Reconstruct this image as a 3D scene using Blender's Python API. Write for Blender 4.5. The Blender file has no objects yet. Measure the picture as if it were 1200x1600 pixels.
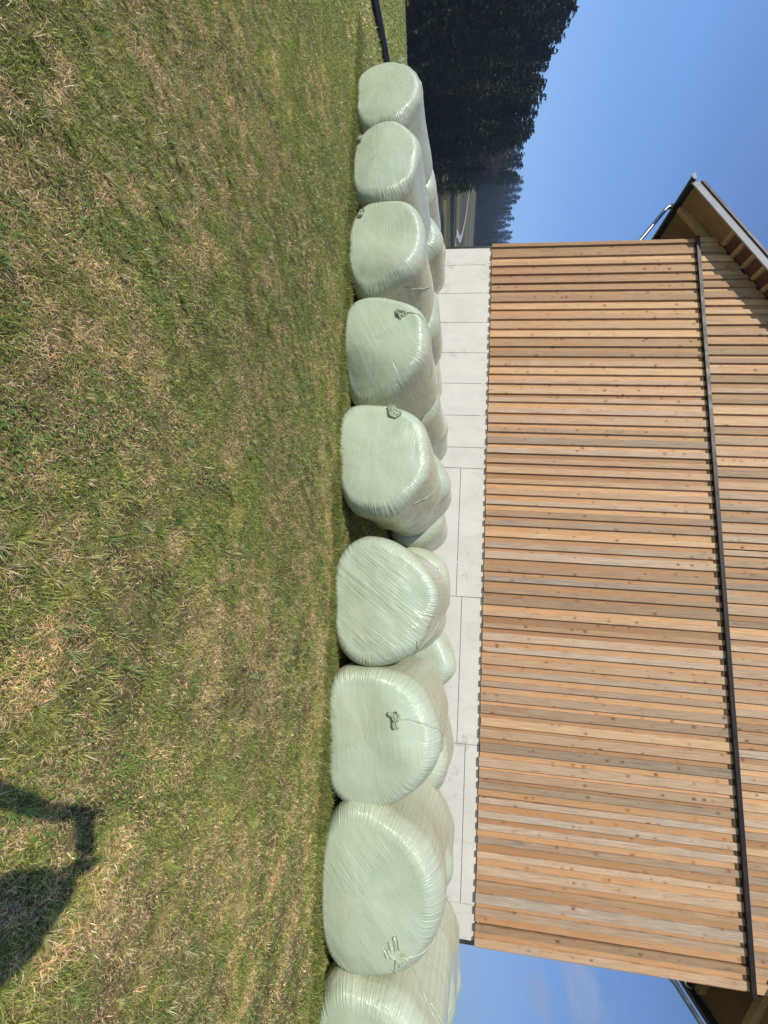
import bpy, bmesh, math, random
import numpy as np
from mathutils import Vector, Matrix
R=math.radians
sc=bpy.context.scene
col=sc.collection
rng=np.random.default_rng(11)
random.seed(11)
EYE=1.5

# ------------------------------------------------------------------ helpers
def new_obj(name, verts, faces, mats, parent=None, smooth=False, midx=None):
    me=bpy.data.meshes.new(name)
    me.from_pydata([tuple(v) for v in verts],[],faces)
    for m in (mats if isinstance(mats,(list,tuple)) else [mats]): me.materials.append(m)
    if midx is not None: me.polygons.foreach_set('material_index',np.asarray(midx,dtype=np.int32))
    if smooth: me.polygons.foreach_set('use_smooth',np.ones(len(me.polygons),dtype=bool))
    me.update()
    o=bpy.data.objects.new(name,me); col.objects.link(o)
    if parent: o.parent=parent
    return o
def np_mesh(name, V, Q=None, T=None, mats=None, parent=None, smooth=True, colors=None, uv=None, attr=None):
    """fast mesh: V (n,3), Q (m,4) quads, T (k,3) tris"""
    me=bpy.data.meshes.new(name)
    V=np.ascontiguousarray(V,dtype=np.float32)
    parts=[];tot=[]
    if Q is not None and len(Q): parts.append(np.asarray(Q,dtype=np.int32).ravel()); tot.append(np.full(len(Q),4,dtype=np.int32))
    if T is not None and len(T): parts.append(np.asarray(T,dtype=np.int32).ravel()); tot.append(np.full(len(T),3,dtype=np.int32))
    L=np.concatenate(parts); tot=np.concatenate(tot)
    me.vertices.add(len(V)); me.vertices.foreach_set('co',V.ravel())
    me.loops.add(len(L)); me.loops.foreach_set('vertex_index',L)
    me.polygons.add(len(tot))
    st=np.zeros(len(tot),dtype=np.int32); st[1:]=np.cumsum(tot)[:-1]
    me.polygons.foreach_set('loop_start',st)
    me.polygons.foreach_set('loop_total',tot)
    me.polygons.foreach_set('use_smooth',np.full(len(tot),smooth,dtype=bool))
    if colors is not None:
        a=me.color_attributes.new('tint','FLOAT_COLOR','POINT')
        a.data.foreach_set('color',np.ascontiguousarray(colors,dtype=np.float32).ravel())
    if uv is not None:
        l=me.uv_layers.new(name='UVMap')
        l.data.foreach_set('uv',np.ascontiguousarray(uv[L],dtype=np.float32).ravel())
    if attr is not None:
        for k,v in attr.items():
            a=me.attributes.new(k,'FLOAT','POINT'); a.data.foreach_set('value',np.ascontiguousarray(v,dtype=np.float32))
    for m in (mats if isinstance(mats,(list,tuple)) else [mats]): me.materials.append(m)
    me.update(); me.validate()
    o=bpy.data.objects.new(name,me); col.objects.link(o)
    if parent: o.parent=parent
    return o
class MB:
    def __init__(s): s.v=[];s.f=[];s.m=[]
    def add(s,v,f,m=0):
        n=len(s.v); s.v+= [tuple(p) for p in v]; s.f+=[tuple(i+n for i in q) for q in f]; s.m+=[m]*len(f)
    def box(s,x0,x1,y0,y1,z0,z1,m=0):
        s.add([(x0,y0,z0),(x1,y0,z0),(x1,y1,z0),(x0,y1,z0),(x0,y0,z1),(x1,y0,z1),(x1,y1,z1),(x0,y1,z1)],
              [(0,3,2,1),(4,5,6,7),(0,1,5,4),(1,2,6,5),(2,3,7,6),(3,0,4,7)],m)
    def prism(s,poly,y0,y1,m=0):
        """xz polygon (counter-clockwise seen from -Y) extruded along Y"""
        n=len(poly)
        s.add([(x,y0,z) for x,z in poly]+[(x,y1,z) for x,z in poly],
              [tuple(range(n)),tuple(range(2*n-1,n-1,-1))]+[(i,i+n,(i+1)%n+n,(i+1)%n) for i in range(n)],m)
    def tube(s,pts,r,n=12,m=0,cap=True):
        pts=[Vector(p) for p in pts]; rr=r if isinstance(r,(list,tuple)) else [r]*len(pts)
        vs=[];fs=[]
        a=None
        for i,p in enumerate(pts):
            d=(pts[min(i+1,len(pts)-1)]-pts[max(i-1,0)]).normalized()
            if a is None: a=d.cross(Vector((0.3,0.2,1)) if abs(d.z)<.9 else Vector((1,0,0))).normalized()
            a=(a-d*a.dot(d)).normalized(); b=d.cross(a)
            for k in range(n):
                t=2*math.pi*k/n; vs.append(p+(a*math.cos(t)+b*math.sin(t))*rr[i])
        for i in range(len(pts)-1):
            for k in range(n): fs.append((i*n+k,i*n+(k+1)%n,(i+1)*n+(k+1)%n,(i+1)*n+k))
        if cap: fs.append(tuple(range(n-1,-1,-1))); fs.append(tuple((len(pts)-1)*n+k for k in range(n)))
        s.add(vs,fs,m)
    def build(s,name,mats,parent=None,smooth=False):
        return new_obj(name,s.v,s.f,mats,parent,smooth,s.m)
def tag(o,label=None,cat=None,group=None,kind=None):
    if label: o['label']=label
    if cat: o['category']=cat
    if group: o['group']=group
    if kind: o['kind']=kind
    return o
def empty(name,loc):
    o=bpy.data.objects.new(name,None); o.location=loc; o.empty_display_size=.2; col.objects.link(o); return o

# ------------------------------------------------------------------ node helpers
class NT:
    def __init__(s,name):
        s.mat=bpy.data.materials.new(name); s.mat.use_nodes=True; s.t=s.mat.node_tree; s.t.nodes.clear()
        s.out=s.n('ShaderNodeOutputMaterial')
    def n(s,typ,**kw):
        x=s.t.nodes.new(typ)
        for k,v in kw.items():
            if k.startswith('i_'):
                x.inputs[k[2:].replace('_',' ')].default_value=v
            else: setattr(x,k,v)
        return x
    def l(s,a,b): s.t.links.new(a,b)
    def val(s,sock,v):
        if hasattr(v,'is_output'): s.l(v,sock)
        else: sock.default_value=v
    def math(s,op,a,b=0.0,c=None,clamp=False):
        x=s.n('ShaderNodeMath',operation=op,use_clamp=clamp); s.val(x.inputs[0],a); s.val(x.inputs[1],b)
        if c is not None: s.val(x.inputs[2],c)
        return x.outputs[0]
    def mix(s,f,a,b,blend='MIX'):
        x=s.n('ShaderNodeMix',data_type='RGBA',blend_type=blend); s.val(x.inputs[0],f)
        s.val(x.inputs[6],(*a,1) if isinstance(a,tuple) and len(a)==3 else a)
        s.val(x.inputs[7],(*b,1) if isinstance(b,tuple) and len(b)==3 else b)
        return x.outputs[2]
    def vmul(s,v,m):
        x=s.n('ShaderNodeVectorMath',operation='MULTIPLY'); s.val(x.inputs[0],v); s.val(x.inputs[1],m); return x.outputs[0]
    def vadd(s,v,m):
        x=s.n('ShaderNodeVectorMath',operation='ADD'); s.val(x.inputs[0],v); s.val(x.inputs[1],m); return x.outputs[0]
    def noise(s,vec,scale,detail=3,rough=.55,dist=0):
        x=s.n('ShaderNodeTexNoise'); s.l(vec,x.inputs['Vector'])
        x.inputs['Scale'].default_value=scale; x.inputs['Detail'].default_value=detail; x.inputs['Roughness'].default_value=rough; x.inputs['Distortion'].default_value=dist
        return x.outputs[0]
    def ramp(s,f,stops,interp='LINEAR'):
        x=s.n('ShaderNodeValToRGB'); x.color_ramp.interpolation=interp
        e=x.color_ramp.elements
        while len(e)<len(stops): e.new(.5)
        for el,(p,c) in zip(e,stops):
            el.position=p; el.color=(*c,1) if len(c)==3 else c
        s.l(f,x.inputs[0]); return x.outputs[0]
    def rng(s,f,a,b,c=0.,d=1.):
        x=s.n('ShaderNodeMapRange'); s.val(x.inputs[0],f)
        for i,v in enumerate((a,b,c,d)): x.inputs[i+1].default_value=v
        return x.outputs[0]
    def bump(s,h,strength=.3,dist=.01,normal=None):
        x=s.n('ShaderNodeBump'); x.inputs['Strength'].default_value=strength; x.inputs['Distance'].default_value=dist
        s.l(h,x.inputs['Height'])
        if normal is not None: s.l(normal,x.inputs['Normal'])
        return x.outputs[0]
    def geo(s): return s.n('ShaderNodeNewGeometry').outputs['Position']
    def obj(s): return s.n('ShaderNodeTexCoord').outputs['Object']
    def objrand(s): return s.n('ShaderNodeObjectInfo').outputs['Random']
    def attr(s,name):
        x=s.n('ShaderNodeAttribute'); x.attribute_name=name; return x
    def comb(s,x,y,z):
        c=s.n('ShaderNodeCombineXYZ'); s.val(c.inputs[0],x); s.val(c.inputs[1],y); s.val(c.inputs[2],z); return c.outputs[0]
    def sep(s,v):
        c=s.n('ShaderNodeSeparateXYZ'); s.l(v,c.inputs[0]); return c.outputs
    def pbsdf(s,base,rough=.6,spec=.5,normal=None,metal=0.,**kw):
        p=s.n('ShaderNodeBsdfPrincipled')
        s.val(p.inputs['Base Color'],(*base,1) if isinstance(base,tuple) and len(base)==3 else base)
        s.val(p.inputs['Roughness'],rough); s.val(p.inputs['Specular IOR Level'],spec); s.val(p.inputs['Metallic'],metal)
        if normal is not None: s.l(normal,p.inputs['Normal'])
        for k,v in kw.items(): s.val(p.inputs[k.replace('_',' ')],v)
        s.l(p.outputs[0],s.out.inputs[0]); return p
def plain(name,colr,rough=.5,spec=.5,metal=0.,var=.25,scale=6.):
    t=NT(name); n=t.noise(t.obj(),scale,4)
    c=t.mix(t.rng(n,.3,.7),tuple(k*(1-var) for k in colr),tuple(min(1,k*(1+var)) for k in colr))
    t.pbsdf(c,t.rng(n,.3,.7,rough*.85,min(1,rough*1.15)),spec,t.bump(n,.08,.01),metal); return t.mat

# ------------------------------------------------------------------ terrain
def sstep(a,b,x):
    t=np.clip((x-a)/(b-a),0,1); return t*t*(3-2*t)
def zg(X,Y):
    X=np.asarray(X,dtype=float);Y=np.asarray(Y,dtype=float)
    Rr=np.hypot(X,Y)+1e-6; s=np.minimum(1,60/Rr); x=X*s; y=Y*s
    bank=np.where(y>6,.688+.27*(1-np.exp(-np.maximum(y-6,0)*.1147/.27)),np.where(y<-5,-.5735-.3*(1-np.exp(np.minimum(y+5,0)*.1147/.3)),.1147*y))
    sl=np.where(x>8,.504+.2*(1-np.exp(-np.maximum(x-8,0)*.063/.2)),np.where(x<-8,-.504+.08*(x+8),.063*x))
    az=np.degrees(np.arctan2(X,Y))
    w=sstep(-16,-36,az)*sstep(-150,-105,az)
    far=.106*np.where(Rr>60,np.minimum(Rr,420)-60,0)
    return bank+sl+w*far
def zgs(x,y): return float(zg(x,y))
SKY_STRENGTH=.15; SUN_STRENGTH=3.7; EXPOSURE=.13; HAZE=.0008
# ------------------------------------------------------------------ camera
al,th,ph=R(10.17),R(6.55),R(2.76)
F0=np.array([-math.sin(al),math.cos(al),0]);R0=np.array([math.cos(al),math.sin(al),0]);ZZ=np.array([0,0,1.])
FW=F0*math.cos(th)-ZZ*math.sin(th);UP=ZZ*math.cos(th)+F0*math.sin(th)
cr=math.cos(ph)*R0+math.sin(ph)*UP; cu=math.cos(ph)*UP-math.sin(ph)*R0
cam=bpy.data.cameras.new('camera'); co=bpy.data.objects.new('camera',cam); col.objects.link(co)
M=Matrix.Identity(4)
for i in range(3):
    M[i][0]=cu[i]; M[i][1]=-cr[i]; M[i][2]=-FW[i]
M[2][3]=EYE
co.matrix_world=M
cam.sensor_fit='VERTICAL'; cam.sensor_height=36; cam.lens=36*650/1600
cam.clip_start=.01; cam.clip_end=6000
sc.camera=co

# ------------------------------------------------------------------ sky, sun
SUN=Vector((-.451,-.72,.528)).normalized()
w=bpy.data.worlds.new('World'); sc.world=w; w.use_nodes=True
nt=w.node_tree; nt.nodes.clear()
bg=nt.nodes.new('ShaderNodeBackground'); wo=nt.nodes.new('ShaderNodeOutputWorld'); sky=nt.nodes.new('ShaderNodeTexSky')
sky.sky_type='NISHITA'; sky.sun_disc=False; sky.sun_elevation=math.asin(SUN.z); sky.sun_rotation=math.atan2(SUN.x,SUN.y)
sky.altitude=2500; sky.air_density=1.0; sky.dust_density=.1; sky.ozone_density=3.5
# a thin wisp of cirrus to the north-east, in sky directions
tc=nt.nodes.new('ShaderNodeTexCoord')
def cirrus(center,sx,sz,rot,amount,seed):
    mp=nt.nodes.new('ShaderNodeMapping'); mp.vector_type='TEXTURE'
    mp.inputs['Location'].default_value=center; mp.inputs['Rotation'].default_value=(0,0,rot); mp.inputs['Scale'].default_value=(sx,sx,sz)
    nt.links.new(tc.outputs['Generated'],mp.inputs['Vector'])
    ln=nt.nodes.new('ShaderNodeVectorMath'); ln.operation='LENGTH'; nt.links.new(mp.outputs[0],ln.inputs[0])
    mr=nt.nodes.new('ShaderNodeMapRange'); mr.interpolation_type='SMOOTHSTEP'
    nt.links.new(ln.outputs['Value'],mr.inputs[0]); mr.inputs[1].default_value=0; mr.inputs[2].default_value=1; mr.inputs[3].default_value=1; mr.inputs[4].default_value=0
    m2=nt.nodes.new('ShaderNodeMapping'); m2.inputs['Location'].default_value=(seed,seed*2,0); m2.inputs['Scale'].default_value=(7,7,16)
    nt.links.new(tc.outputs['Generated'],m2.inputs['Vector'])
    nz=nt.nodes.new('ShaderNodeTexNoise'); nz.inputs['Scale'].default_value=1.6; nz.inputs['Detail'].default_value=6; nz.inputs['Distortion'].default_value=1.2
    nt.links.new(m2.outputs[0],nz.inputs['Vector'])
    m3=nt.nodes.new('ShaderNodeMapRange'); nt.links.new(nz.outputs[0],m3.inputs[0]); m3.inputs[1].default_value=.42; m3.inputs[2].default_value=.75
    mu=nt.nodes.new('ShaderNodeMath'); mu.operation='MULTIPLY'; nt.links.new(mr.outputs[0],mu.inputs[0]); nt.links.new(m3.outputs[0],mu.inputs[1])
    mm=nt.nodes.new('ShaderNodeMath'); mm.operation='MULTIPLY'; nt.links.new(mu.outputs[0],mm.inputs[0]); mm.inputs[1].default_value=amount
    return mm.outputs[0]
c1=cirrus((.58,.775,.235),.08,.11,0,1.05,3.1)
mx=nt.nodes.new('ShaderNodeMix'); mx.data_type='RGBA'; nt.links.new(c1,mx.inputs[0]); nt.links.new(sky.outputs[0],mx.inputs[6]); mx.inputs[7].default_value=(3.6,3.9,4.7,1)
zs=nt.nodes.new('ShaderNodeSeparateXYZ'); nt.links.new(tc.outputs['Generated'],zs.inputs[0])
rp=nt.nodes.new('ShaderNodeValToRGB'); nt.links.new(zs.outputs[2],rp.inputs[0])
els=rp.color_ramp.elements; els.new(.16); els.new(.34)
for el,(p_,c_) in zip(els,((0,(.42,.43,.50,1)),(.16,(.80,.83,.92,1)),(.34,(1.02,1.10,1.20,1)),(1,(1.1,1.15,1.2,1)))): el.position=p_; el.color=c_
tn=nt.nodes.new('ShaderNodeMix'); tn.data_type='RGBA'; tn.blend_type='MULTIPLY'; tn.inputs[0].default_value=1
nt.links.new(mx.outputs[2],tn.inputs[6]); nt.links.new(rp.outputs[0],tn.inputs[7])
azm=nt.nodes.new('ShaderNodeMapRange'); nt.links.new(zs.outputs[0],azm.inputs[0])
for q_,v_ in enumerate((-.8,.65,1.25,.66)): azm.inputs[q_+1].default_value=v_
tm=nt.nodes.new('ShaderNodeVectorMath'); tm.operation='SCALE'; nt.links.new(tn.outputs[2],tm.inputs[0]); nt.links.new(azm.outputs[0],tm.inputs['Scale'])
nt.links.new(tm.outputs[0],bg.inputs[0]); bg.inputs[1].default_value=SKY_STRENGTH
nt.links.new(bg.outputs[0],wo.inputs[0])
sl=bpy.data.lights.new('sun','SUN'); sl.energy=SUN_STRENGTH; sl.angle=R(.53); sl.color=(1,.925,.80)
so=bpy.data.objects.new('sun',sl); col.objects.link(so); so.rotation_euler=SUN.to_track_quat('Z','Y').to_euler(); so.location=(0,0,40)
sc.view_settings.view_transform='Standard'; sc.view_settings.look='None'; sc.view_settings.gamma=1; sc.view_settings.exposure=EXPOSURE
sc.cycles.max_bounces=8

# ------------------------------------------------------------------ ground
def m_ground():
    t=NT('meadow_soil'); P=t.geo(); x,y,z=t.sep(P)
    n1=t.noise(P,1.1,5,.6); n2=t.noise(P,9,5,.65); n3=t.noise(t.vmul(P,(1,1,.2)),95,5,.8)
    c=t.ramp(n2,[(.32,(.05,.04,.022)),(.43,(.14,.11,.055)),(.54,(.28,.23,.10)),(.68,(.55,.39,.21))])
    c=t.mix(t.rng(n1,.40,.62),c,t.mix(.5,c,(.15,.19,.05)))
    c=t.mix(t.rng(n3,.35,.7),t.mix(.7,c,(.05,.04,.022)),c)
    r2=t.n('ShaderNodeVectorMath',operation='LENGTH'); t.l(t.vmul(P,(1,1,0)),r2.inputs[0]); rr=r2.outputs['Value']
    # lawn seen from afar
    lawn=t.mix(t.rng(t.noise(P,.9,6,.7),.35,.68),(.20,.25,.055),(.40,.37,.13))
    lawn=t.mix(t.math('MULTIPLY',.45,t.rng(t.noise(P,14,4,.7),.4,.7)),lawn,(.36,.31,.15))
    c=t.mix(t.rng(rr,6,14),c,lawn)
    # crop strips across the valley
    wob=t.math('ADD',rr,t.math('MULTIPLY',t.rng(t.noise(P,.012,2),0,1,-1,1),10))
    strips=t.ramp(t.rng(wob,60,215),[(0,(.10,.11,.04)),(.12,(.21,.16,.065)),(.24,(.2,.155,.06)),(.27,(.05,.05,.02)),(.31,(.15,.15,.06)),(.36,(.10,.115,.04)),(.40,(.2,.18,.075)),(.44,(.1,.12,.04)),
      (.47,(.05,.062,.032)),(.55,(.055,.07,.035)),(.58,(.15,.16,.06)),(.63,(.17,.18,.07)),(.67,(.075,.085,.038)),(.72,(.16,.17,.07)),(.8,(.15,.155,.065)),(.84,(.2,.14,.11)),(1,(.18,.13,.105))])
    strips=t.mix(.35,strips,t.mix(t.noise(P,.25,4),(.1,.09,.04),(.2,.2,.09)))
    c=t.mix(t.rng(rr,58,72),c,strips)
    c=t.mix(t.rng(rr,196,206),c,(.03,.034,.02))
    t.pbsdf(c,.95,.1,t.bump(n3,.6,.02)); return t.mat
M_ground=m_ground()
def zgm(X,Y): return zg(X,Y)+.014*np.sin(X*5.1+1.3*np.sin(Y*3.7))*np.sin(Y*4.3+X*1.7)*np.exp(-np.hypot(X,Y)/25)
def make_ground():
    rad=np.concatenate([[0.02],np.geomspace(.3,3000,150)]); na=288
    a=np.linspace(0,2*np.pi,na,endpoint=False)
    X=(rad[:,None]*np.sin(a)[None]);Y=(rad[:,None]*np.cos(a)[None])
    Z=zgm(X,Y)
    V=np.stack([X,Y,Z],2).reshape(-1,3)
    i=np.arange(len(rad)-1)[:,None]*na;j=np.arange(na)[None];j2=(j+1)%na
    Q=np.stack([i+j,i+na+j,i+na+j2,i+j2],2).reshape(-1,4)[:,::-1]
    o=np_mesh('ground',V,Q,None,M_ground); tag(o,kind='structure'); return o
ground=make_ground()

def make_road():
    t=NT('gravel_road'); P=t.geo(); n=t.noise(P,2.5,4)
    t.pbsdf(t.mix(n,(.42,.37,.33),(.58,.53,.48)),.9,.2)
    # a pale gravel track bending through the fields
    pts=[]
    key=np.array([(-70,89),(-76,85.5),(-80.5,84.6),(-83.6,86.2),(-85.8,89.6),(-88.5,93.6),(-91.9,96.6),(-95.3,98.8),(-100.2,101.2),(-106,103.2),(-112,104.8),(-124,107)],float)
    tt=np.linspace(0,len(key)-1,60); pts=np.stack([np.interp(tt,np.arange(len(key)),key[:,i]) for i in (0,1)],1)
    for _ in range(3): pts[1:-1]=(pts[:-2]+2*pts[1:-1]+pts[2:])/4
    d=np.gradient(pts,axis=0); d/=np.linalg.norm(d,axis=1)[:,None]; nrm=np.stack([-d[:,1],d[:,0]],1)
    V=[]
    for k in (-.8,.8):
        q=pts+nrm*k; V.append(np.c_[q,zg(q[:,0],q[:,1])+.16])
    V=np.concatenate(V); n_=len(pts); i=np.arange(n_-1)
    o=np_mesh('field_road',V,np.stack([i,i+1,i+1+n_,i+n_],1),None,t.mat); tag(o,kind='structure')
make_road()

# ------------------------------------------------------------------ grass blades
def m_grass():
    t=NT('grass_blade'); a=t.attr('tint')
    c=a.outputs['Color']
    d=t.n('ShaderNodeBsdfPrincipled'); t.l(c,d.inputs['Base Color']); d.inputs['Roughness'].default_value=.55; d.inputs['Specular IOR Level'].default_value=.35
    tr=t.n('ShaderNodeBsdfTranslucent'); t.l(c,tr.inputs[0])
    m=t.n('ShaderNodeMixShader'); m.inputs[0].default_value=.38; t.l(d.outputs[0],m.inputs[1]); t.l(tr.outputs[0],m.inputs[2])
    t.l(m.outputs[0],t.out.inputs[0]); return t.mat
M_grass=m_grass()
def vnoise(x,y,s,seed):
    """smooth value noise"""
    x=x*s+seed*17.3;y=y*s+seed*9.1
    xi=np.floor(x).astype(np.int64);yi=np.floor(y).astype(np.int64);fx=x-xi;fy=y-yi
    fx=fx*fx*(3-2*fx);fy=fy*fy*(3-2*fy)
    def h(a,b):
        n=(a*374761393+b*668265263+seed*1442695)&0x7fffffff; n=(n^(n>>13))*1274126177&0x7fffffff; n=n^(n>>16)
        return (n&0xffff)/65535.
    return (h(xi,yi)*(1-fx)+h(xi+1,yi)*fx)*(1-fy)+(h(xi,yi+1)*(1-fx)+h(xi+1,yi+1)*fx)*fy
def fbm(x,y,s,seed): return .5*vnoise(x,y,s,seed)+.3*vnoise(x,y,s*2.1,seed+1)+.2*vnoise(x,y,s*4.3,seed+2)
def in_view(X,Y,margin=1.28):
    P=np.stack([X,Y,zg(X,Y)-EYE],1); d=P@FW; r=P@cr; u=P@cu
    return (d>.2)&(np.abs(r)<margin*800/650*d+.3)&(u>-(margin*600/650)*d-.3)
def blades(n_try,x0,x1,y0,y1,dens,length,width,seedv,keep=None,lush=0.):
    g=np.random.default_rng(seedv)
    X=g.uniform(x0,x1,n_try);Y=g.uniform(y0,y1,n_try)
    k=in_view(X,Y)
    if keep is not None: k&=keep(X,Y)
    pat=.6*fbm(X,Y,2.6,5)+.4*fbm(X,Y,9.,15); k&=(g.uniform(0,1,n_try)<(.42+2.2*np.clip(pat-.34,0,1))*dens(X,Y))
    X,Y,pat=X[k],Y[k],pat[k]; n=len(X)
    # blades stand in little tussocks
    X+=g.normal(0,.006,n);Y+=g.normal(0,.006,n)
    dry=fbm(X,Y,2.2,21); dry2=fbm(X,Y,8.,31)
    r=g.uniform(0,1,n); dry3=fbm(X,Y,24.,51); q=np.clip((dry-.5)*1.7+(dry2-.5)*2.2+(dry3-.5)*1.6+.50+.055*np.clip(X,-6,4)-.03*(Y-2.5),0.05,.95)
    isdry=r<q*.82*(1-.75*lush)
    L=length(X,Y)*g.uniform(.45,1.25,n)*np.where(isdry,1.05,.9)*(.55+.9*pat)
    W=width(X,Y)*g.uniform(.6,1.3,n)
    az=g.uniform(0,2*np.pi,n); lean=np.where(isdry,g.uniform(.8,1.5,n),g.uniform(.3,1.35,n))
    D=np.stack([np.cos(az)*np.sin(lean),np.sin(az)*np.sin(lean),np.cos(lean)],1)
    lean2=np.minimum(lean+g.uniform(.2,.7,n),1.6)
    D2=np.stack([np.cos(az)*np.sin(lean2),np.sin(az)*np.sin(lean2),np.cos(lean2)],1)
    B=np.stack([X,Y,zgm(X,Y)-.004],1)
    tw=az+np.pi/2+g.normal(0,.5,n); S=np.stack([np.cos(tw),np.sin(tw),np.zeros(n)],1)*W[:,None]/2
    m=B+D*(L*.55)[:,None]; tip=m+D2*(L*.5)[:,None]
    V=np.stack([B-S,B+S,m+S*.8,m-S*.8,tip],1).reshape(-1,3)
    i=np.arange(n)*5
    Q=np.stack([i,i+1,i+2,i+3],1);T=np.stack([i+3,i+2,i+4],1)
    green=np.array([[.25,.285,.06],[.32,.34,.075],[.17,.215,.05],[.43,.40,.125],[.23,.28,.09]])
    tan=np.array([[.72,.55,.30],[.58,.43,.21],[.76,.63,.40],[.42,.29,.15],[.72,.49,.28]])
    c=np.where(isdry[:,None],tan[g.integers(0,5,n)],green[g.integers(0,5,n)])
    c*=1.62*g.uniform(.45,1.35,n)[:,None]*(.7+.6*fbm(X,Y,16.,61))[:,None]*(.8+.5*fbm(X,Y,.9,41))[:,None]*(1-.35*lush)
    C=np.repeat(np.c_[c,np.ones(n)],5,axis=0)
    return V,Q,T,C
def tussocks(nt,x0,x1,y0,y1,seedv):
    """little clumps of longer grass, blades splaying from the crown"""
    g=np.random.default_rng(seedv); X=g.uniform(x0,x1,nt);Y=g.uniform(y0,y1,nt)
    k=in_view(X,Y)&(g.uniform(0,1,nt)<.15+2.2*np.clip(fbm(X,Y,1.3,91)-.42,0,1)); X,Y=X[k],Y[k]
    nb=g.integers(18,60,len(X)); c=np.repeat(np.arange(len(X)),nb); n=len(c)
    sz=g.uniform(.6,1.25,len(X))[c]; dryc=(g.uniform(0,1,len(X))**1.3)[c]; az0=g.uniform(0,6.28,len(X))[c]; hue=g.integers(0,5,len(X))[c]
    az=g.uniform(0,2*np.pi,n)*.75+az0; rr=np.abs(g.normal(0,.014,n))*sz
    x=X[c]+np.cos(az)*rr; y=Y[c]+np.sin(az)*rr
    lean=np.clip(.35+rr/.016*.35+g.normal(0,.25,n),.1,1.45); L=.058*sz*g.uniform(.5,1.3,n); W=.0036*g.uniform(.7,1.3,n)
    D=np.stack([np.cos(az)*np.sin(lean),np.sin(az)*np.sin(lean),np.cos(lean)],1); l2=np.minimum(lean+g.uniform(.3,.8,n),1.65)
    D2=np.stack([np.cos(az)*np.sin(l2),np.sin(az)*np.sin(l2),np.cos(l2)],1); B=np.stack([x,y,zgm(x,y)-.004],1)
    tw=az+np.pi/2+g.normal(0,.5,n); S=np.stack([np.cos(tw),np.sin(tw),np.zeros(n)],1)*W[:,None]/2
    m=B+D*(L*.5)[:,None]; tip=m+D2*(L*.55)[:,None]
    V=np.stack([B-S,B+S,m+S*.85,m-S*.85,tip],1).reshape(-1,3); i=np.arange(n)*5
    gr=np.array([[.29,.37,.07],[.42,.45,.12],[.20,.30,.07],[.50,.48,.15],[.26,.36,.11]])[hue]; ta=np.array([[.62,.50,.28],[.70,.60,.38],[.50,.38,.2]])[g.integers(0,3,n)]
    cc=np.where((g.uniform(0,1,n)<dryc*.75)[:,None],ta,gr)*g.uniform(.85,1.45,n)[:,None]
    tipc=cc*.6+.4*np.array([.5,.42,.2])
    C=np.stack([cc,cc,cc,cc,tipc],1).reshape(-1,3)
    return V,np.stack([i,i+1,i+2,i+3],1),np.stack([i+3,i+2,i+4],1),np.c_[C,np.ones(len(C))]
def leaves(n_try,x0,x1,y0,y1,seedv):
    """small clover and dandelion leaves lying in the sward"""
    g=np.random.default_rng(seedv); X=g.uniform(x0,x1,n_try);Y=g.uniform(y0,y1,n_try)
    k=in_view(X,Y)&(g.uniform(0,1,n_try)<3*np.clip(fbm(X,Y,2.2,77)-.5,0,1)); X,Y=X[k],Y[k];n=len(X)
    az=g.uniform(0,2*np.pi,n);l=g.uniform(.006,.013,n);wd=l*g.uniform(.35,.5,n)
    tl=g.uniform(.05,.7,n)
    a=np.stack([np.cos(az)*np.cos(tl),np.sin(az)*np.cos(tl),np.sin(tl)],1);b=np.stack([-np.sin(az),np.cos(az),g.normal(0,.25,n)],1)
    B=np.stack([X,Y,zgm(X,Y)+g.uniform(.008,.03,n)],1)
    V=np.stack([B-a*l[:,None],B+b*wd[:,None]-a*(l*.1)[:,None],B+a*l[:,None],B-b*wd[:,None]-a*(l*.1)[:,None]],1).reshape(-1,3);i=np.arange(n)*4
    c=np.array([[.22,.34,.07],[.17,.29,.06],[.29,.38,.10]])[g.integers(0,3,n)]*g.uniform(.8,1.2,n)[:,None]
    return V,np.stack([i,i+1,i+2,i+3],1),np.zeros((0,3),int),np.repeat(np.c_[c,np.ones(n)],4,axis=0)
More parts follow.
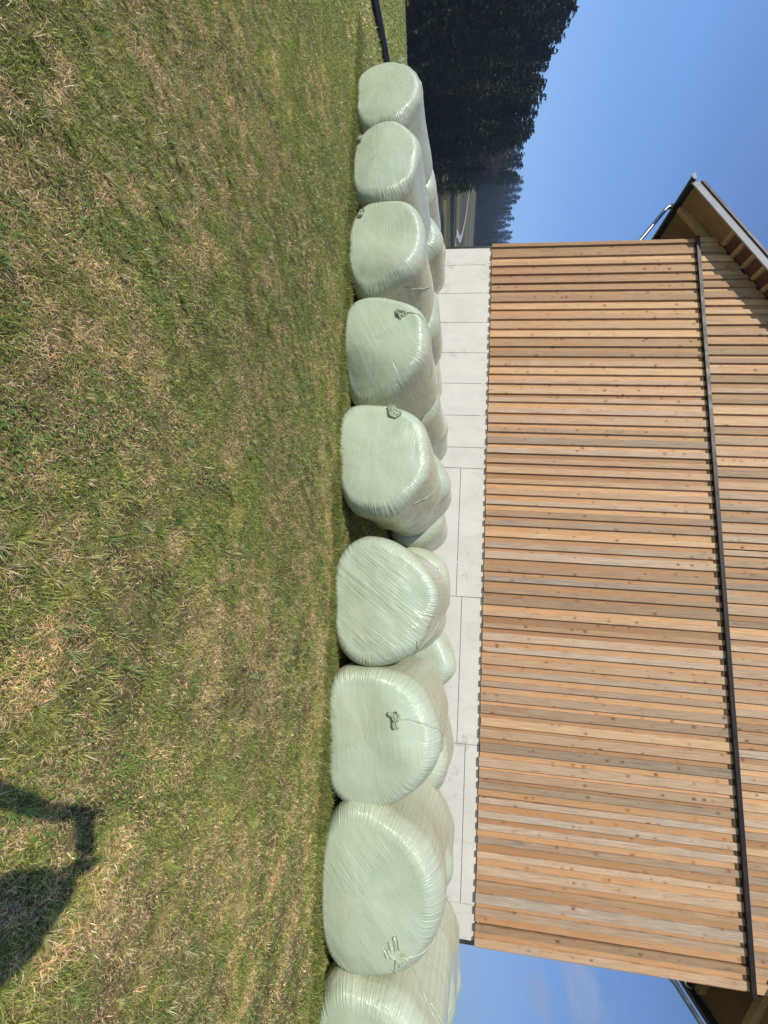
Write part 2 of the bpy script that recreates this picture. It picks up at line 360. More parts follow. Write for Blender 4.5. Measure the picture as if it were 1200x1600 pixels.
def build_grass():
    S=[]
    front=lambda X,Y: Y<4.85-.04*X*0
    one=lambda X,Y: np.ones_like(X)
    S.append(blades(1500000,-4.8,5.8,.4,3.0,one,lambda X,Y:.034+0*X,lambda X,Y:.0029+0*X,1))
    S.append(tussocks(6000,-5.5,5.6,.4,4.2,8))
    S.append(blades(1450000,-8.5,7.4,2.2,5.2,lambda X,Y:np.where(Y<3.0,np.where(X<-4.6,1,.0),1)*np.clip(1.15-np.hypot(X,Y)/13,.2,1),lambda X,Y:.034+.0012*np.hypot(X,Y),lambda X,Y:.0022+.00045*np.hypot(X,Y),2,front))
    # longer tufts along the foot of the bales
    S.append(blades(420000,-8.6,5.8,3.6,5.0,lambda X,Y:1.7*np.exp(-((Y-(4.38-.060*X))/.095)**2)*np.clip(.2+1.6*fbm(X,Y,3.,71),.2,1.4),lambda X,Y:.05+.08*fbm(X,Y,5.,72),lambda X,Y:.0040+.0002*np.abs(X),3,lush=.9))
    S.append(blades(200000,-19,-7.4,1.5,13,lambda X,Y:np.clip(1.2-np.hypot(X,Y)/24,.1,1),lambda X,Y:.05+.002*np.hypot(X,Y),lambda X,Y:.004+.0011*np.hypot(X,Y),4))
    S.append(blades(60000,-1,1.6,4.9,8.5,one,lambda X,Y:.06+0*X,lambda X,Y:.006+0*X,6))
    S.append(blades(26000,-8.6,5.8,3.6,5.0,lambda X,Y:2*np.exp(-((Y-(4.36-.060*X))/.07)**2),lambda X,Y:.13+0*X,lambda X,Y:.0048+0*X,9,lush=.5))
    S.append(blades(160000,-48,-13,4,26,one,lambda X,Y:.07+.0012*np.hypot(X,Y),lambda X,Y:.008+.0009*np.hypot(X,Y),10))
    S.append(leaves(160000,-5,4.5,.5,4.4,5))
    off=0;VV=[];QQ=[];TT=[];CC=[]
    for V,Q,T,C in S:
        VV.append(V);QQ.append(Q+off);TT.append(T+off);CC.append(C);off+=len(V)
    o=np_mesh('grass',np.concatenate(VV),np.concatenate(QQ),np.concatenate(TT),M_grass,smooth=False,colors=np.concatenate(CC))
    tag(o,'short meadow grass mixed with dry straw-coloured blades','grass',kind='stuff')
    print('grass blades verts',off)
build_grass()

# ------------------------------------------------------------------ silage bales
def m_film():
    t=NT('stretch_film')
    uv=t.n('ShaderNodeUVMap',uv_map='UVMap').outputs[0]; O=t.obj(); rnd=t.objrand()
    face=t.attr('face').outputs['Fac']    # 1 on the end faces, 0 on the barrel
    pleat=t.attr('pleat').outputs['Fac']  # weight of the radial gathers near the rim
    sh=t.comb(t.math('MULTIPLY',rnd,37.),t.math('MULTIPLY',rnd,11.),t.math('MULTIPLY',rnd,23.))
    u2=t.vadd(uv,sh); o2=t.vadd(O,sh)
    ribs=t.noise(t.vmul(u2,(44,2.0,1)),1,4,.65)            # gathers running over the rim
    ribs2=t.noise(t.vmul(u2,(120,4,1)),1,2,.6)
    # chord wrinkles over the face, each bale at its own angle
    ro=t.n('ShaderNodeVectorRotate',rotation_type='Y_AXIS'); t.l(O,ro.inputs['Vector']); t.l(t.attr('chord_angle').outputs['Fac'],ro.inputs['Angle']); cw_=t.attr('chord').outputs['Fac']
    ch=t.noise(t.vmul(t.vadd(ro.outputs[0],sh),(1.0,1,22)),1,4,.62,.5)
    ch2=t.noise(t.vmul(t.vadd(ro.outputs[0],sh),(3,2,48)),1,2,.5,.4)
    lump=t.noise(o2,3.2,3,.5); lump2=t.noise(o2,9,3,.5)
    mask=t.rng(t.noise(o2,2.3,2),.42,.62)
    hf=t.math('ADD',t.math('MULTIPLY',t.math('MULTIPLY',ch,t.math('MULTIPLY',cw_,t.rng(mask,0,1,.28,.95))),face),t.math('MULTIPLY',t.math('MULTIPLY',ch2,t.math('MULTIPLY',t.math('MULTIPLY',mask,cw_),.7)),face))
    irr=t.rng(t.noise(o2,4.5,2),.35,.65,.25,1.5)
    crk=t.math('MULTIPLY',t.math('MULTIPLY',t.noise(o2,38,3,.6,.8),t.rng(t.noise(t.vadd(o2,(7.3,1.1,4.)),2.7,1),.56,.64)),t.math('ADD',.25,t.math('MULTIPLY',pleat,.6)))
    hr=t.math('MULTIPLY',t.math('ADD',t.math('MULTIPLY',ribs,irr),t.math('MULTIPLY',ribs2,.5)),t.math('ADD',t.math('MULTIPLY',t.math('SUBTRACT',1.0,face),.48),t.math('MULTIPLY',pleat,1.5)))
    h=t.math('ADD',t.math('ADD',hf,t.math('ADD',hr,crk)),t.math('ADD',t.math('MULTIPLY',lump,1.1),t.math('MULTIPLY',lump2,.45)))
    # overlapping layers of film: a fine step where each turn of the wrap ends
    zz=t.sep(ro.outputs[0])[2]; uu=t.sep(uv)[0]
    wob=t.math('MULTIPLY',t.noise(o2,1.6,3),.5)
    st1=t.math('FRACT',t.math('ADD',t.math('MULTIPLY',zz,3.3),t.math('ADD',wob,rnd)))
    st2=t.math('FRACT',t.math('ADD',t.math('MULTIPLY',uu,2.6),t.math('ADD',wob,rnd)))
    lay=t.math('ADD',t.math('MULTIPLY',st1,t.math('MULTIPLY',face,.50)),t.math('MULTIPLY',st2,t.math('MULTIPLY',t.math('SUBTRACT',1.0,face),.6)))
    h=t.math('ADD',h,lay)
    bp=t.bump(h,.42,.022)
    barrel=t.math('SUBTRACT',1.0,face)
    fine_ax=t.noise(t.vmul(u2,(48,.8,1)),1,4,.65)
    band=t.noise(t.vmul(u2,(2.6,.25,1)),1,3,.6)
    base=t.mix(t.rng(band,.3,.7),(.465,.555,.385),(.56,.635,.465))
    base=t.mix(t.math('MULTIPLY',t.rng(t.noise(o2,2.1,4,.6),.45,.75),.5),base,(.51,.535,.355))
    base=t.mix(t.math('MULTIPLY',barrel,.34),base,(.50,.465,.32))  # beige barrel: hay showing through, plus the wood wall's reflection painted into the colour
    base=t.mix(t.math('MULTIPLY',t.math('MULTIPLY',t.rng(fine_ax,.40,.68),.5),barrel),base,(.36,.34,.23))
    base=t.mix(t.math('MULTIPLY',t.math('MULTIPLY',t.rng(ribs,.5,.75),.16),pleat),base,(.36,.44,.33))
    dirt=t.math('MULTIPLY',t.rng(t.noise(o2,11,5,.7),.62,.8),.25)
    base=t.mix(dirt,base,(.33,.34,.22))
    rough=t.rng(t.noise(o2,6,3),.3,.7,.17,.34)
    p=t.pbsdf(base,rough,.5,bp)
    return t.mat
M_film=m_film()
M_tail=NT('film_edge')
_n=M_tail.noise(M_tail.obj(),14,4)
M_tail.pbsdf(M_tail.mix(_n,(.40,.47,.31),(.58,.64,.47)),.3,.5,M_tail.bump(_n,.4,.01)); M_tail=M_tail.mat

class Bale:
    """lying round bale, axis along local Y, resting on z=0, front face at y=0"""
    def __init__(s,W,H,L,seed,rho=.14,bulge=.05,facet=None,chord=None):
        s.facet=facet or []; s.chord=chord or (.5,(seed*47)%180)
        s.W,s.H,s.L,s.rho,s.bulge=W,H,L,rho,bulge
        g=np.random.default_rng(seed)
        s.k=g.normal(0,1,(14,3))*np.array([3.2,2.6,3.2]); s.f=g.uniform(0,6.28,14); s.a=g.uniform(.3,1,14)
        s.k2=g.integers(50,230,26); s.f2=g.uniform(0,6.28,26); s.k3=g.integers(2,9,26); s.f3=g.uniform(0,6.28,26)
        s.up=g.uniform(1.86,2.08); s.lo=g.uniform(2.7,3.3); s.zc=g.uniform(.38,.44); s.sk=g.uniform(-.05,.05)
        s.len=g.uniform(0,6.28,6); s.hp=g.uniform(0,6.28,4)
        s.lumpamp=g.uniform(.02,.034)
        # arc lengths of the profile
        s.face_len=W/2-rho; s.arc=rho*math.pi/2; s.side=L-2*rho
        s.total=2*s.face_len+2*s.arc+s.side
    def section(s,th):
        c,n=np.cos(th),np.sin(th); ex=np.where(n>0,s.up,s.lo); hu=np.where(n>0,1-s.zc,s.zc)*s.H
        r=(np.abs(c)**ex+np.abs(n)**ex)**(-1/ex)
        r=r*(1+.018*np.sin(2*th+s.hp[0])+.02*np.sin(3*th+s.hp[1])+.015*np.sin(5*th+s.hp[2])+.009*np.sin(7*th+s.hp[3]))
        return c*r*s.W/2+s.sk*n*s.W/2, s.zc*s.H+n*r*hu
    def prof(s,q):
        """q in arc length -> (scale of section, y, rim weight)"""
        q=np.asarray(q,float); fl,ar,sd,rho,L=s.face_len,s.arc,s.side,s.rho,s.L; Rr=s.W/2
        rad=np.empty_like(q);y=np.empty_like(q)
        back=q>s.total/2; qq=np.where(back,s.total-q,q)
        a=np.clip((qq-fl)/ar,0,1)*math.pi/2
        rad=np.where(qq<fl,qq,np.where(qq<fl+ar,fl+rho*np.sin(a),Rr))
        y=np.where(qq<fl,0,np.where(qq<fl+ar,rho*(1-np.cos(a)),rho+qq-fl-ar))
        y=y-s.bulge*(1-np.clip(rad/Rr,0,1)**2)*np.where(y<rho*1.2,1,0)
        y=np.where(back,L-y,y)
        wr=np.exp(-((qq-(fl+ar*.45))/(.085))**2)
        return rad/Rr,y,wr,np.where(qq<fl+ar*.3,1,np.clip(1-(qq-fl-ar*.3)/(ar*.5),0,1))
    def surf(s,th,q,off=0.):
        th=np.asarray(th,float);q=np.asarray(q,float)
        k,y,wr,fc=s.prof(q); x,z=s.section(th)
        zc=s.zc*s.H*.98
        X=x*k; Z=zc+(z-zc)*k
        # outward normal-ish
        nr=np.clip(k,0,1); nx,nz=np.cos(th),np.sin(th)
        ny=np.where(q<s.total/2,-1,1)*fc; rd=1-fc*.8
        for fx,fz,ang,am in s.facet:
            dd=(X-fx*s.W)*math.cos(R(ang))+(Z-fz*s.H)*math.sin(R(ang)); y=y+am*np.where(dd>-9,.5*dd+.5*(-.0775)+.5*np.sqrt(dd*dd+.006)-.0775,0)*np.where(q<s.total/2,np.clip(1-(y-.02)/.55,0,1)**1.5,0)
        P=np.stack([X,y,Z],-1)
        lump=sum(a*np.sin(P@kk+f) for a,kk,f in zip(s.a,s.k,s.f))/3.
        pl=sum(np.abs(np.sin(kk*th/2+f))*(.5+.5*np.sin(k3*th+f3)) for kk,f,k3,f3 in zip(s.k2,s.f2,s.k3,s.f3))/26
        d=s.lumpamp*lump-.075*(pl-.3)*wr*(.55+.45*np.sin(3*th+s.len[0])*np.sin(5*th+s.len[1]))+off
        ce=np.clip(k*8,0,1); P[...,0]+=nx*d*rd*ce; P[...,2]+=nz*d*rd*ce; P[...,1]+=ny*d
        P[...,2]=np.where(P[...,2]<.0,P[...,2]*.15,P[...,2])
        return P,wr,fc
    def mesh(s,name,nt,nq,parent):
        th=np.linspace(0,2*np.pi,nt+1)[:-1]+np.pi/2*0
        u=np.linspace(0,1,nq)
        # denser samples round the rims
        dens=.35+np.exp(-((u*s.total-(s.face_len+s.arc/2))/.16)**2)*1.6+np.exp(-(((1-u)*s.total-(s.face_len+s.arc/2))/.16)**2)*.5
        cu_=np.cumsum(dens);cu_=(cu_-cu_[0])/(cu_[-1]-cu_[0]); q=np.interp(np.linspace(0,1,nq),cu_,u)*s.total
        q[0]=0;q[-1]=s.total
        TH,Qq=np.meshgrid(th,q,indexing='ij')
        P,wr,fc=s.surf(TH,Qq)
        V=P.reshape(-1,3)
        i=np.arange(nt)[:,None]*nq;i2=((np.arange(nt)+1)%nt)[:,None]*nq;j=np.arange(nq-1)[None]
        Qd=np.stack([i+j,i2+j,i2+j+1,i+j+1],2).reshape(-1,4)[:,::-1]
        uv=np.stack([TH*s.W/2,Qq],2).reshape(-1,2)
        o=np_mesh(name,V,Qd,None,M_film,parent,True,uv=uv,attr={'face':fc.ravel(),'pleat':wr.ravel(),'chord':np.full(fc.size,s.chord[0]),'chord_angle':np.full(fc.size,R(s.chord[1]))})
        return o
    def polar(s,x,z):
        th=math.atan2(z,x); X,Z=s.section(np.array([th])); k=math.hypot(x,z)/max(1e-6,math.hypot(float(X[0]),float(Z[0])-s.zc*s.H))
        return (math.degrees(th),min(k,1.)*s.W/2)
    def seam(s,pts,width,parent,name='film_edge',seed=0,h=1.):
        """a folded free edge of the film lying on the surface, through (theta deg, q) points"""
        g=np.random.default_rng(seed); pts=np.array(pts,float); n=60
        tt=np.linspace(0,len(pts)-1,n); th=np.interp(tt,np.arange(len(pts)),np.radians(pts[:,0])); q=np.interp(tt,np.arange(len(pts)),pts[:,1])
        th=th+h*.008*np.sin(tt*9+seed); q=q+h*.005*np.sin(tt*13+seed)
        C,_,_=s.surf(th,q,.004); T=np.gradient(C,axis=0);T/=np.linalg.norm(T,axis=1)[:,None]+1e-9
        C2,_,_=s.surf(th,q,.05); N=C2-C;N/=np.linalg.norm(N,axis=1)[:,None]
        B=np.cross(T,N); wv=.6*width*(.5+.5*np.abs(np.sin(tt*4+seed)))
        cols=[]
        for a,h_ in ((-1.,.000),(-.35,.010),(.1,.016),(.45,.006),(1.,.001)):
            cols.append(C+B*(a*wv)[:,None]+N*(.6*h_*h*(.5+.6*np.sin(tt*7+a*3+seed)**2))[:,None])
        V=np.stack(cols,1).reshape(-1,3); i=np.arange(n-1)[:,None]*5;j=np.arange(4)[None]
        Q=np.stack([i+j,i+j+1,i+j+6,i+j+5],2).reshape(-1,4)
        return np_mesh(name,V,Q,None,M_tail,parent,True)
    def tail(s,th,q,ang,length,width,parent,seed=0,lift=.05):
        """gathered, torn tail of film: a crumpled fan standing off the bale"""
        g=np.random.default_rng(seed); na,nr=44,28
        C,_,_=s.surf(np.array([R(th)]),np.array([q]),.01); C=C[0]
        C2,_,_=s.surf(np.array([R(th)]),np.array([q]),.06); N=(C2[0]-C);N/=np.linalg.norm(N)
        X=np.array([1,0,0.]); X=X-N*X.dot(N); X/=np.linalg.norm(X); Z=np.cross(X,N) if False else np.cross(N,X)*-1
        if Z[2]<0: Z=-Z
        D=X*math.cos(R(ang))+Z*math.sin(R(ang)); B=np.cross(N,D)
        a=np.linspace(-1,1,na)[:,None]; r=np.linspace(0,1,nr)[None]
        f=g.uniform(0,6.28,8)
        edge=1+.28*(np.interp(a,np.linspace(-1,1,9),g.uniform(-1,1,9)))*.6
        spread=.55+.30*r
        fold=np.interp(a,np.linspace(-1,1,13),g.uniform(0,1,13)*np.tile([1,-.2],7)[:13]); fold2=np.interp(a,np.linspace(-1,1,21),g.uniform(-1,1,21))
        off=fold*.013*(.5+.6*r)+fold2*.009*(.3+r)+np.interp(a,np.linspace(-1,1,31),g.uniform(-1,1,31))*.006*np.cos(r*6)+np.interp(r,np.linspace(0,1,9),g.uniform(-1,1,9))*.008+lift*.2*np.sin(r*2.6)*(1-.7*a**2)+g.normal(0,.0016,(na,nr))
        la=r*length*edge+g.normal(0,.002,(na,nr)); wa=a*width*spread*(1+.25*np.sin(r*5+f[4]))+.012*np.sin(r*7+f[5])+g.normal(0,.0018,(na,nr))
        P=C+D*la[...,None]+B*wa[...,None]+N*(off+.004)[...,None]
        V=P.reshape(-1,3); i=np.arange(na-1)[:,None]*nr;j=np.arange(nr-1)[None]
        Q=np.stack([i+j,i+nr+j,i+nr+j+1,i+j+1],2).reshape(-1,4)
        return np_mesh('film_tail',V,Q,None,M_tail,parent,False)

def place(o,x,y,rz,extra=0.):
    """sit a bale on the sloping ground"""
    d=.5; L=1.2
    gx=(zgs(x+.5,y+.6)-zgs(x-.5,y+.6)); gy=(zgs(x,y+1.1)-zgs(x,y+.1))
    zc=zgs(x,y+.6)
    m=Matrix.Rotation(rz,4,'Z')@Matrix.Translation((0,0,0))
    yv=Vector((0,1,gy)).normalized(); xv=Vector((1,0,gx)); xv=(xv-yv*xv.dot(yv)).normalized(); zv=xv.cross(yv)
    B=Matrix((xv,yv,zv)).transposed().to_4x4()
    T=Matrix.Translation((x,y,zgs(x,y+.05)-.02+extra))
    o.matrix_world=T@B@m
FRONT=[ # x, y, W, H, L, rz(deg), label
 (-6.95,4.80,1.26,.98,1.3,-1,'pale green wrapped bale at the far end of the front row, nearest the black pipe'),
 (-5.70,4.73,1.24,1.00,1.3,2,'smooth front-row bale second from the far end beside the black pipe'),
 (-4.32,4.66,1.36,1.06,1.3,0,'front-row bale just left of the one with the diagonal crease across its face'),
 (-2.82,4.58,1.36,1.08,1.3,1,'front bale with a diagonal crease across its face and a film tuft at top left'),
 (-1.41,4.52,1.34,1.10,1.3,-1,'front-row bale with a star-shaped torn film tail, beside the gap in the row'),
 (.17,4.44,1.33,1.18,1.3,0,'front-row bale with a bundle of slanting wrinkles on its face, right of the gap'),
 (1.48,4.40,1.34,1.12,1.3,1,'front-row bale with a torn knot of film near the middle of its top edge'),
 (2.74,4.35,1.38,1.12,1.3,-1,'front-row bale with a fan-shaped bunch of loose film at its upper right'),
 (4.10,4.28,1.38,1.12,1.3,1,'nearest front-row bale, cut off by the photo edge, loose film edges on its top'),
]
CHORD={5:(2.0,52),7:(.85,44),4:(.55,-12),3:(.6,25),6:(.55,8),0:(.5,20),1:(.5,5),2:(.55,3)}
FACET={0:[(.30,.40,-20,.25)],1:[(.33,.5,10,.3)],2:[(.30,.45,-15,.3)],3:[(.12,.45,-30,.34),(.20,.30,-50,.2)],4:[(.30,.42,-12,.25),(-.1,.74,100,.2)],5:[(.32,.66,40,.25),(-.32,.6,165,.2)],6:[(.30,.5,5,.22),(-.12,.66,115,.3)],7:[(.16,.70,62,.25),(.34,.4,-20,.25)],8:[(-.2,.7,110,.3)]}
GB='pale green film-wrapped silage bales in rows before the barn'
bales=[]
for i,(x,y,W_,H_,L_,rz,lab) in enumerate(FRONT):
    b=Bale(W_,H_,L_,100+i,facet=FACET.get(i),chord=CHORD.get(i))
    hi=(560,170) if i>=3 else (400,130)
    o=b.mesh('silage_bale',*hi,None); tag(o,lab,'bale',GB); place(o,x,y,R(rz),(-.01,-.02,-.03,-.04,-.04,-.04,-.04,-.03,-.03)[i]); bales.append((o,b))
def bt(i): return bales[i]
# torn tails and loose film edges, each on its own bale
o,b=bt(0); b.tail(150,b.face_len+.08,150,0.128,0.048,o,1,.05); b.seam([(150,b.face_len+.1),(110,b.face_len+.12),(80,b.face_len+.2)],.012,o,seed=1)
o,b=bt(1); b.tail(232,b.face_len-.02,200,0.104,0.040,o,2,.04)
o,b=bt(2); b.tail(222,b.face_len-.02,150,0.112,0.048,o,3,.04); b.seam([(30,b.face_len+.25),(55,b.face_len+.55),(75,b.face_len+.8)],.008,o,seed=2)
o,b=bt(3); b.tail(140,b.face_len-.06,35,0.136,0.056,o,4,.05); b.seam([(127,b.face_len-.03),(95,b.face_len+.25),(70,b.face_len+.6)],.008,o,seed=4)

o,b=bt(4); b.tail(146,b.face_len*.98,215,0.168,0.080,o,6,.06); b.seam([(40,b.face_len+.3),(62,b.face_len+.62),(92,b.face_len+.75)],.009,o,seed=6)
o,b=bt(5)
b.seam([(48,b.face_len+.06),(35,b.face_len+.3),(50,b.face_len+.6),(75,b.face_len+.8)],.010,o,seed=21)
o,b=bt(6); b.tail(112,b.face_len*.62,190,0.152,0.048,o,22,.05); b.seam([(125,b.face_len*.66),(100,b.face_len+.1),(88,b.face_len+.3),(60,b.face_len+.55)],.009,o,seed=22)
o,b=bt(7); b.tail(40,b.face_len*1.08,222,0.200,0.096,o,24,.06); b.seam([(40,b.face_len*.95),(62,b.face_len+.2),(72,b.face_len+.42)],.011,o,seed=25); b.seam([(36,b.face_len*.95),(20,b.face_len+.22),(8,b.face_len+.5)],.011,o,seed=26)
o,b=bt(8); b.seam([(150,b.face_len+.5),(130,b.face_len+.30),(110,b.face_len+.24),(98,b.face_len+.30),(86,b.face_len+.22)],.010,o,seed=27); b.seam([(128,b.face_len+.36),(112,b.face_len+.36),(96,b.face_len+.2)],.012,o,seed=28); b.tail(110,b.face_len+.28,160,0.096,0.040,o,29,.025)

proto=[Bale(1.30,1.08,1.22,200,.22),Bale(1.33,1.11,1.24,201,.24),Bale(1.27,1.05,1.2,202,.22)]
pm=[]
ROWS=[ # x, y, label
 (-7.05,6.15,0,'second-row bale at the far end, behind the end bale of the front row'),
 (-5.78,6.09,1,'second-row bale rising behind the two far bales of the front row'),
 (-4.29,6.04,2,'second-row bale behind the front bale left of the creased one'),
 (-2.92,5.95,0,'second-row bale behind the diagonally creased front bale'),
 (-1.47,5.87,1,'second-row bale pressed close behind the bale with a star-shaped film tail'),
 (0.32,5.83,2,'second-row bale directly behind the bale with slanting wrinkles'),
 (2.05,5.77,0,'second-row bale behind the bale with the torn knot of film'),
 (3.35,5.71,1,'second-row bale behind the front bale with the fan of loose film'),
 (4.66,5.65,2,'second-row bale behind the nearest front-row bale'),
 (-6.90,7.46,1,'back-row bale at the far end of the row by the field'),
 (-5.53,7.40,2,'back-row bale standing before the corner of the concrete wall'),
 (-4.31,7.36,0,'back-row bale below the narrow concrete panels, next after the wall corner'),
 (-2.95,7.28,1,'back-row bale below the narrow concrete panels, behind the creased bale'),
 (-1.33,7.20,0,'back-row bale facing the gap in the front row, in part shade'),
 (-0.05,7.16,2,'back-row bale in front of the wide concrete panels, behind the bale with slanting wrinkles'),
 (1.23,7.10,1,'back-row bale showing a bright ridge above the bale with the torn film knot'),
 (2.66,7.04,0,'back-row bale in front of the last concrete joints before the barn corner'),
 (3.95,7.00,2,'back-row bale in front of the right corner of the concrete wall'),
 (5.50,6.94,1,'last back-row bale, standing against the blue sky right of the barn'),
]
for i,(x,y,k,lab) in enumerate(ROWS):
    if len(pm)<3 and k>=len(pm):
        for kk in range(len(pm),k+1):
            oo=proto[kk].mesh('silage_bale',360,120,None); pm.append(oo); oo['used']=False
    if not pm[k].get('used'):
        o=pm[k]; o['used']=True
    else:
        o=pm[k].copy(); col.objects.link(o)
    del_used=o
    tag(o,lab,'bale',GB); place(o,x,y,R(random.uniform(-7,7)),random.uniform(-.05,.05)-(.08 if x>2.4 and y>6.5 else 0))
    bales.append((o,proto[k]))
for oo,_ in bales:
    if 'used' in oo: del oo['used']
for idx,th,q,ang,sd in ((9+4+9,100,.3,200,41),(9+14,120,.25,30,42),(9+11,60,.3,40,44)):
    o,b=bales[idx]; b.tail(th,b.face_len+q-.2,ang,0.096,0.048,o,sd,.04)
# ------------------------------------------------------------------ barn
YW=8.75; XL,XR=-8.10,6.11; ZB=1.12+EYE; ZT=5.57+EYE
SLOPE=.605; Z0=5.98+EYE; XRIDGE=(XL+XR)/2
def zroof(x): return Z0+SLOPE*((x+8.05) if x<XRIDGE else (XR-.05-x))
def m_wood():
    t=NT('larch_boards'); P=t.geo(); a=t.attr('tint'); s=t.n('ShaderNodeSeparateColor'); t.l(a.outputs['Color'],s.inputs[0])
    r1,r2,cov=s.outputs[0],s.outputs[1],s.outputs[2]
    x,y,z=t.sep(P)
    bx=t.math('ADD',x,t.math('MULTIPLY',r1,83.)); bz=t.math('ADD',z,t.math('MULTIPLY',r2,57.))
    v=t.comb(bx,0.,bz)
    grain=t.noise(t.vmul(v,(70,1,1.6)),1,4,.62,.3); fine=t.noise(t.vmul(v,(150,1,3)),1,3,.65)
    blot=t.noise(t.vmul(v,(2.2,1,1.3)),1,5,.66); blot2=t.noise(t.vmul(v,(11,1,3.2)),1,3,.6)
    # knots
    wv=t.n('ShaderNodeTexVoronoi',feature='F1'); t.l(t.vadd(t.vmul(v,(8.5,1,6.2)),t.vmul(t.n('ShaderNodeCombineXYZ').outputs[0],(0,0,0))),wv.inputs['Vector']); wv.inputs['Scale'].default_value=1.; wv.inputs['Randomness'].default_value=1
    sz=t.n('ShaderNodeSeparateColor'); t.l(wv.outputs['Color'],sz.inputs[0])
    kr=t.math('MULTIPLY',t.math('MAXIMUM',t.math('SUBTRACT',sz.outputs[0],.45),0.),.36)
    ring=t.math('SUBTRACT',wv.outputs['Distance'],t.math('MULTIPLY',kr,t.math('ADD',.15,t.math('MULTIPLY',t.noise(t.vmul(v,(40,1,30)),1,2,.6),1.6))))
    knot=t.rng(ring,-.02,.03,1,0); halo=t.rng(ring,0,.22,1,0); halo=t.math('MULTIPLY',halo,t.rng(sz.outputs[0],.5,.85))
    warm=t.mix(t.rng(grain,.3,.7),(.66,.385,.185),(.47,.24,.10))
    warm=t.mix(t.rng(r2,0,1,0,.55),warm,t.mix(t.rng(grain,.3,.7),(.64,.43,.23),(.44,.26,.12)))
    warm=t.mix(t.math('MULTIPLY',t.rng(r1,.5,1),.6),warm,(.36,.16,.06))
    # sun-bleached towards the top, fresh and redder low down: weathering under the eaves differs
    hz=t.rng(z,ZB,ZT+1.,0,1)
    pale=t.mix(t.rng(grain,.3,.7),(.73,.505,.28),(.53,.335,.17))
    warm=t.mix(t.math('MULTIPLY',t.math('ADD',t.math('MULTIPLY',hz,.75),t.rng(blot,.35,.75,-.15,.35)),.8,clamp=True),warm,pale)
    grey=t.mix(t.rng(grain,.35,.68),(.52,.435,.335),(.27,.215,.165)); grey=t.mix(t.math('MULTIPLY',t.rng(r2,.4,1),.6),grey,t.mix(t.rng(grain,.35,.68),(.50,.40,.28),(.30,.225,.15)))
    # the left part of the wall has stayed warmer
    gx=t.rng(x,XL+1,XL+6,.25,1)
    gf=t.math('MULTIPLY',t.math('ADD',t.math('MULTIPLY',cov,t.rng(r1,0,1,.22,.85)),t.math('MULTIPLY',t.math('SUBTRACT',blot,.5),.9)),gx,clamp=True)
    gf=t.math('ADD',gf,t.math('MULTIPLY',t.rng(blot,.52,.75),.3),clamp=True)
    c=t.mix(gf,warm,grey)
    c=t.mix(t.math('MULTIPLY',t.rng(fine,.45,.7),.42),c,(.19,.11,.06))
    c=t.mix(t.math('MULTIPLY',halo,.6),c,(.30,.14,.055))
    c=t.mix(t.math('MULTIPLY',knot,t.rng(t.noise(P,2.7,2),.35,.65,.12,.85)),c,(.13,.065,.035))
    smud=t.rng(t.noise(t.vmul(v,(16,1,9)),1,4,.75),.62,.74); c=t.mix(t.math('MULTIPLY',smud,t.rng(r1,.55,1,.0,.6)),c,(.17,.095,.05))
    stain=t.math('MULTIPLY',t.rng(t.noise(t.vmul(v,(9,1,.9)),1.3,5,.7),.57,.70),t.rng(r2,.3,1,.15,.75))
    c=t.mix(stain,c,(.13,.10,.08))
    bn=t.bump(t.math('ADD',grain,t.math('MULTIPLY',fine,.5)),.35,.006)
    br=t.rng(t.math('FRACT',t.math('ADD',t.math('MULTIPLY',r1,7.31),t.math('MULTIPLY',r2,3.17))),0,1,.74,1.34)
    c=t.mix(1.,c,t.comb(br,br,br),'MULTIPLY')
    c=t.mix(t.math('MULTIPLY',t.math('MULTIPLY',t.math('SUBTRACT',1.,cov),t.rng(x,XL+2,XL+7,0,1)),t.rng(r2,.2,1,.1,.55)),c,(.40,.19,.08))
    t.pbsdf(c,.72,.25,bn); return t.mat
def m_conc():
    t=NT('cast_concrete'); P=t.geo(); n=t.noise(P,.9,5,.6); n2=t.noise(t.vmul(P,(1,1,.35)),5,5,.65); n3=t.noise(P,60,3,.6)
    a=t.attr('tint'); s=t.n('ShaderNodeSeparateColor'); t.l(a.outputs['Color'],s.inputs[0])
    c=t.mix(t.rng(n,.3,.7),(.63,.585,.50),(.75,.705,.615))
    c=t.mix(t.math('MULTIPLY',t.rng(n2,.5,.75),.4),c,(.44,.42,.38))
    c=t.mix(t.rng(s.outputs[0],0,1,0,.3),c,(.66,.64,.585))
    vo=t.n('ShaderNodeTexVoronoi'); t.l(t.vmul(P,(1,1,1)),vo.inputs['Vector']); vo.inputs['Scale'].default_value=.55
    blot=t.math('MULTIPLY',t.rng(t.noise(P,1.6,6,.78),.58,.70),.55)
    stk=t.math('MULTIPLY',t.rng(t.noise(t.vmul(P,(9,1,.5)),1,4,.7),.58,.75),.3); c=t.mix(stk,c,(.40,.375,.33))
    por=t.n('ShaderNodeTexVoronoi'); t.l(P,por.inputs['Vector']); por.inputs['Scale'].default_value=14; ps=t.n('ShaderNodeSeparateColor'); t.l(por.outputs['Color'],ps.inputs[0])
    pm_=t.math('MULTIPLY',t.math('LESS_THAN',por.outputs['Distance'],t.math('MULTIPLY',t.math('MAXIMUM',t.math('SUBTRACT',ps.outputs[0],.75),0.),.45)),.5); c=t.mix(pm_,c,(.30,.28,.25))
    c=t.mix(blot,c,(.33,.30,.26))
    t.pbsdf(c,.8,.25,t.bump(t.math('ADD',t.math('MULTIPLY',n2,.6),t.math('MULTIPLY',n3,.4)),.2,.006)); return t.mat
M_wood=m_wood(); M_conc=m_conc()
M_joint=plain('concrete_joint',(.30,.28,.25),.9,.2); M_plug=plain('mortar_plug',(.62,.60,.55),.85,.2)
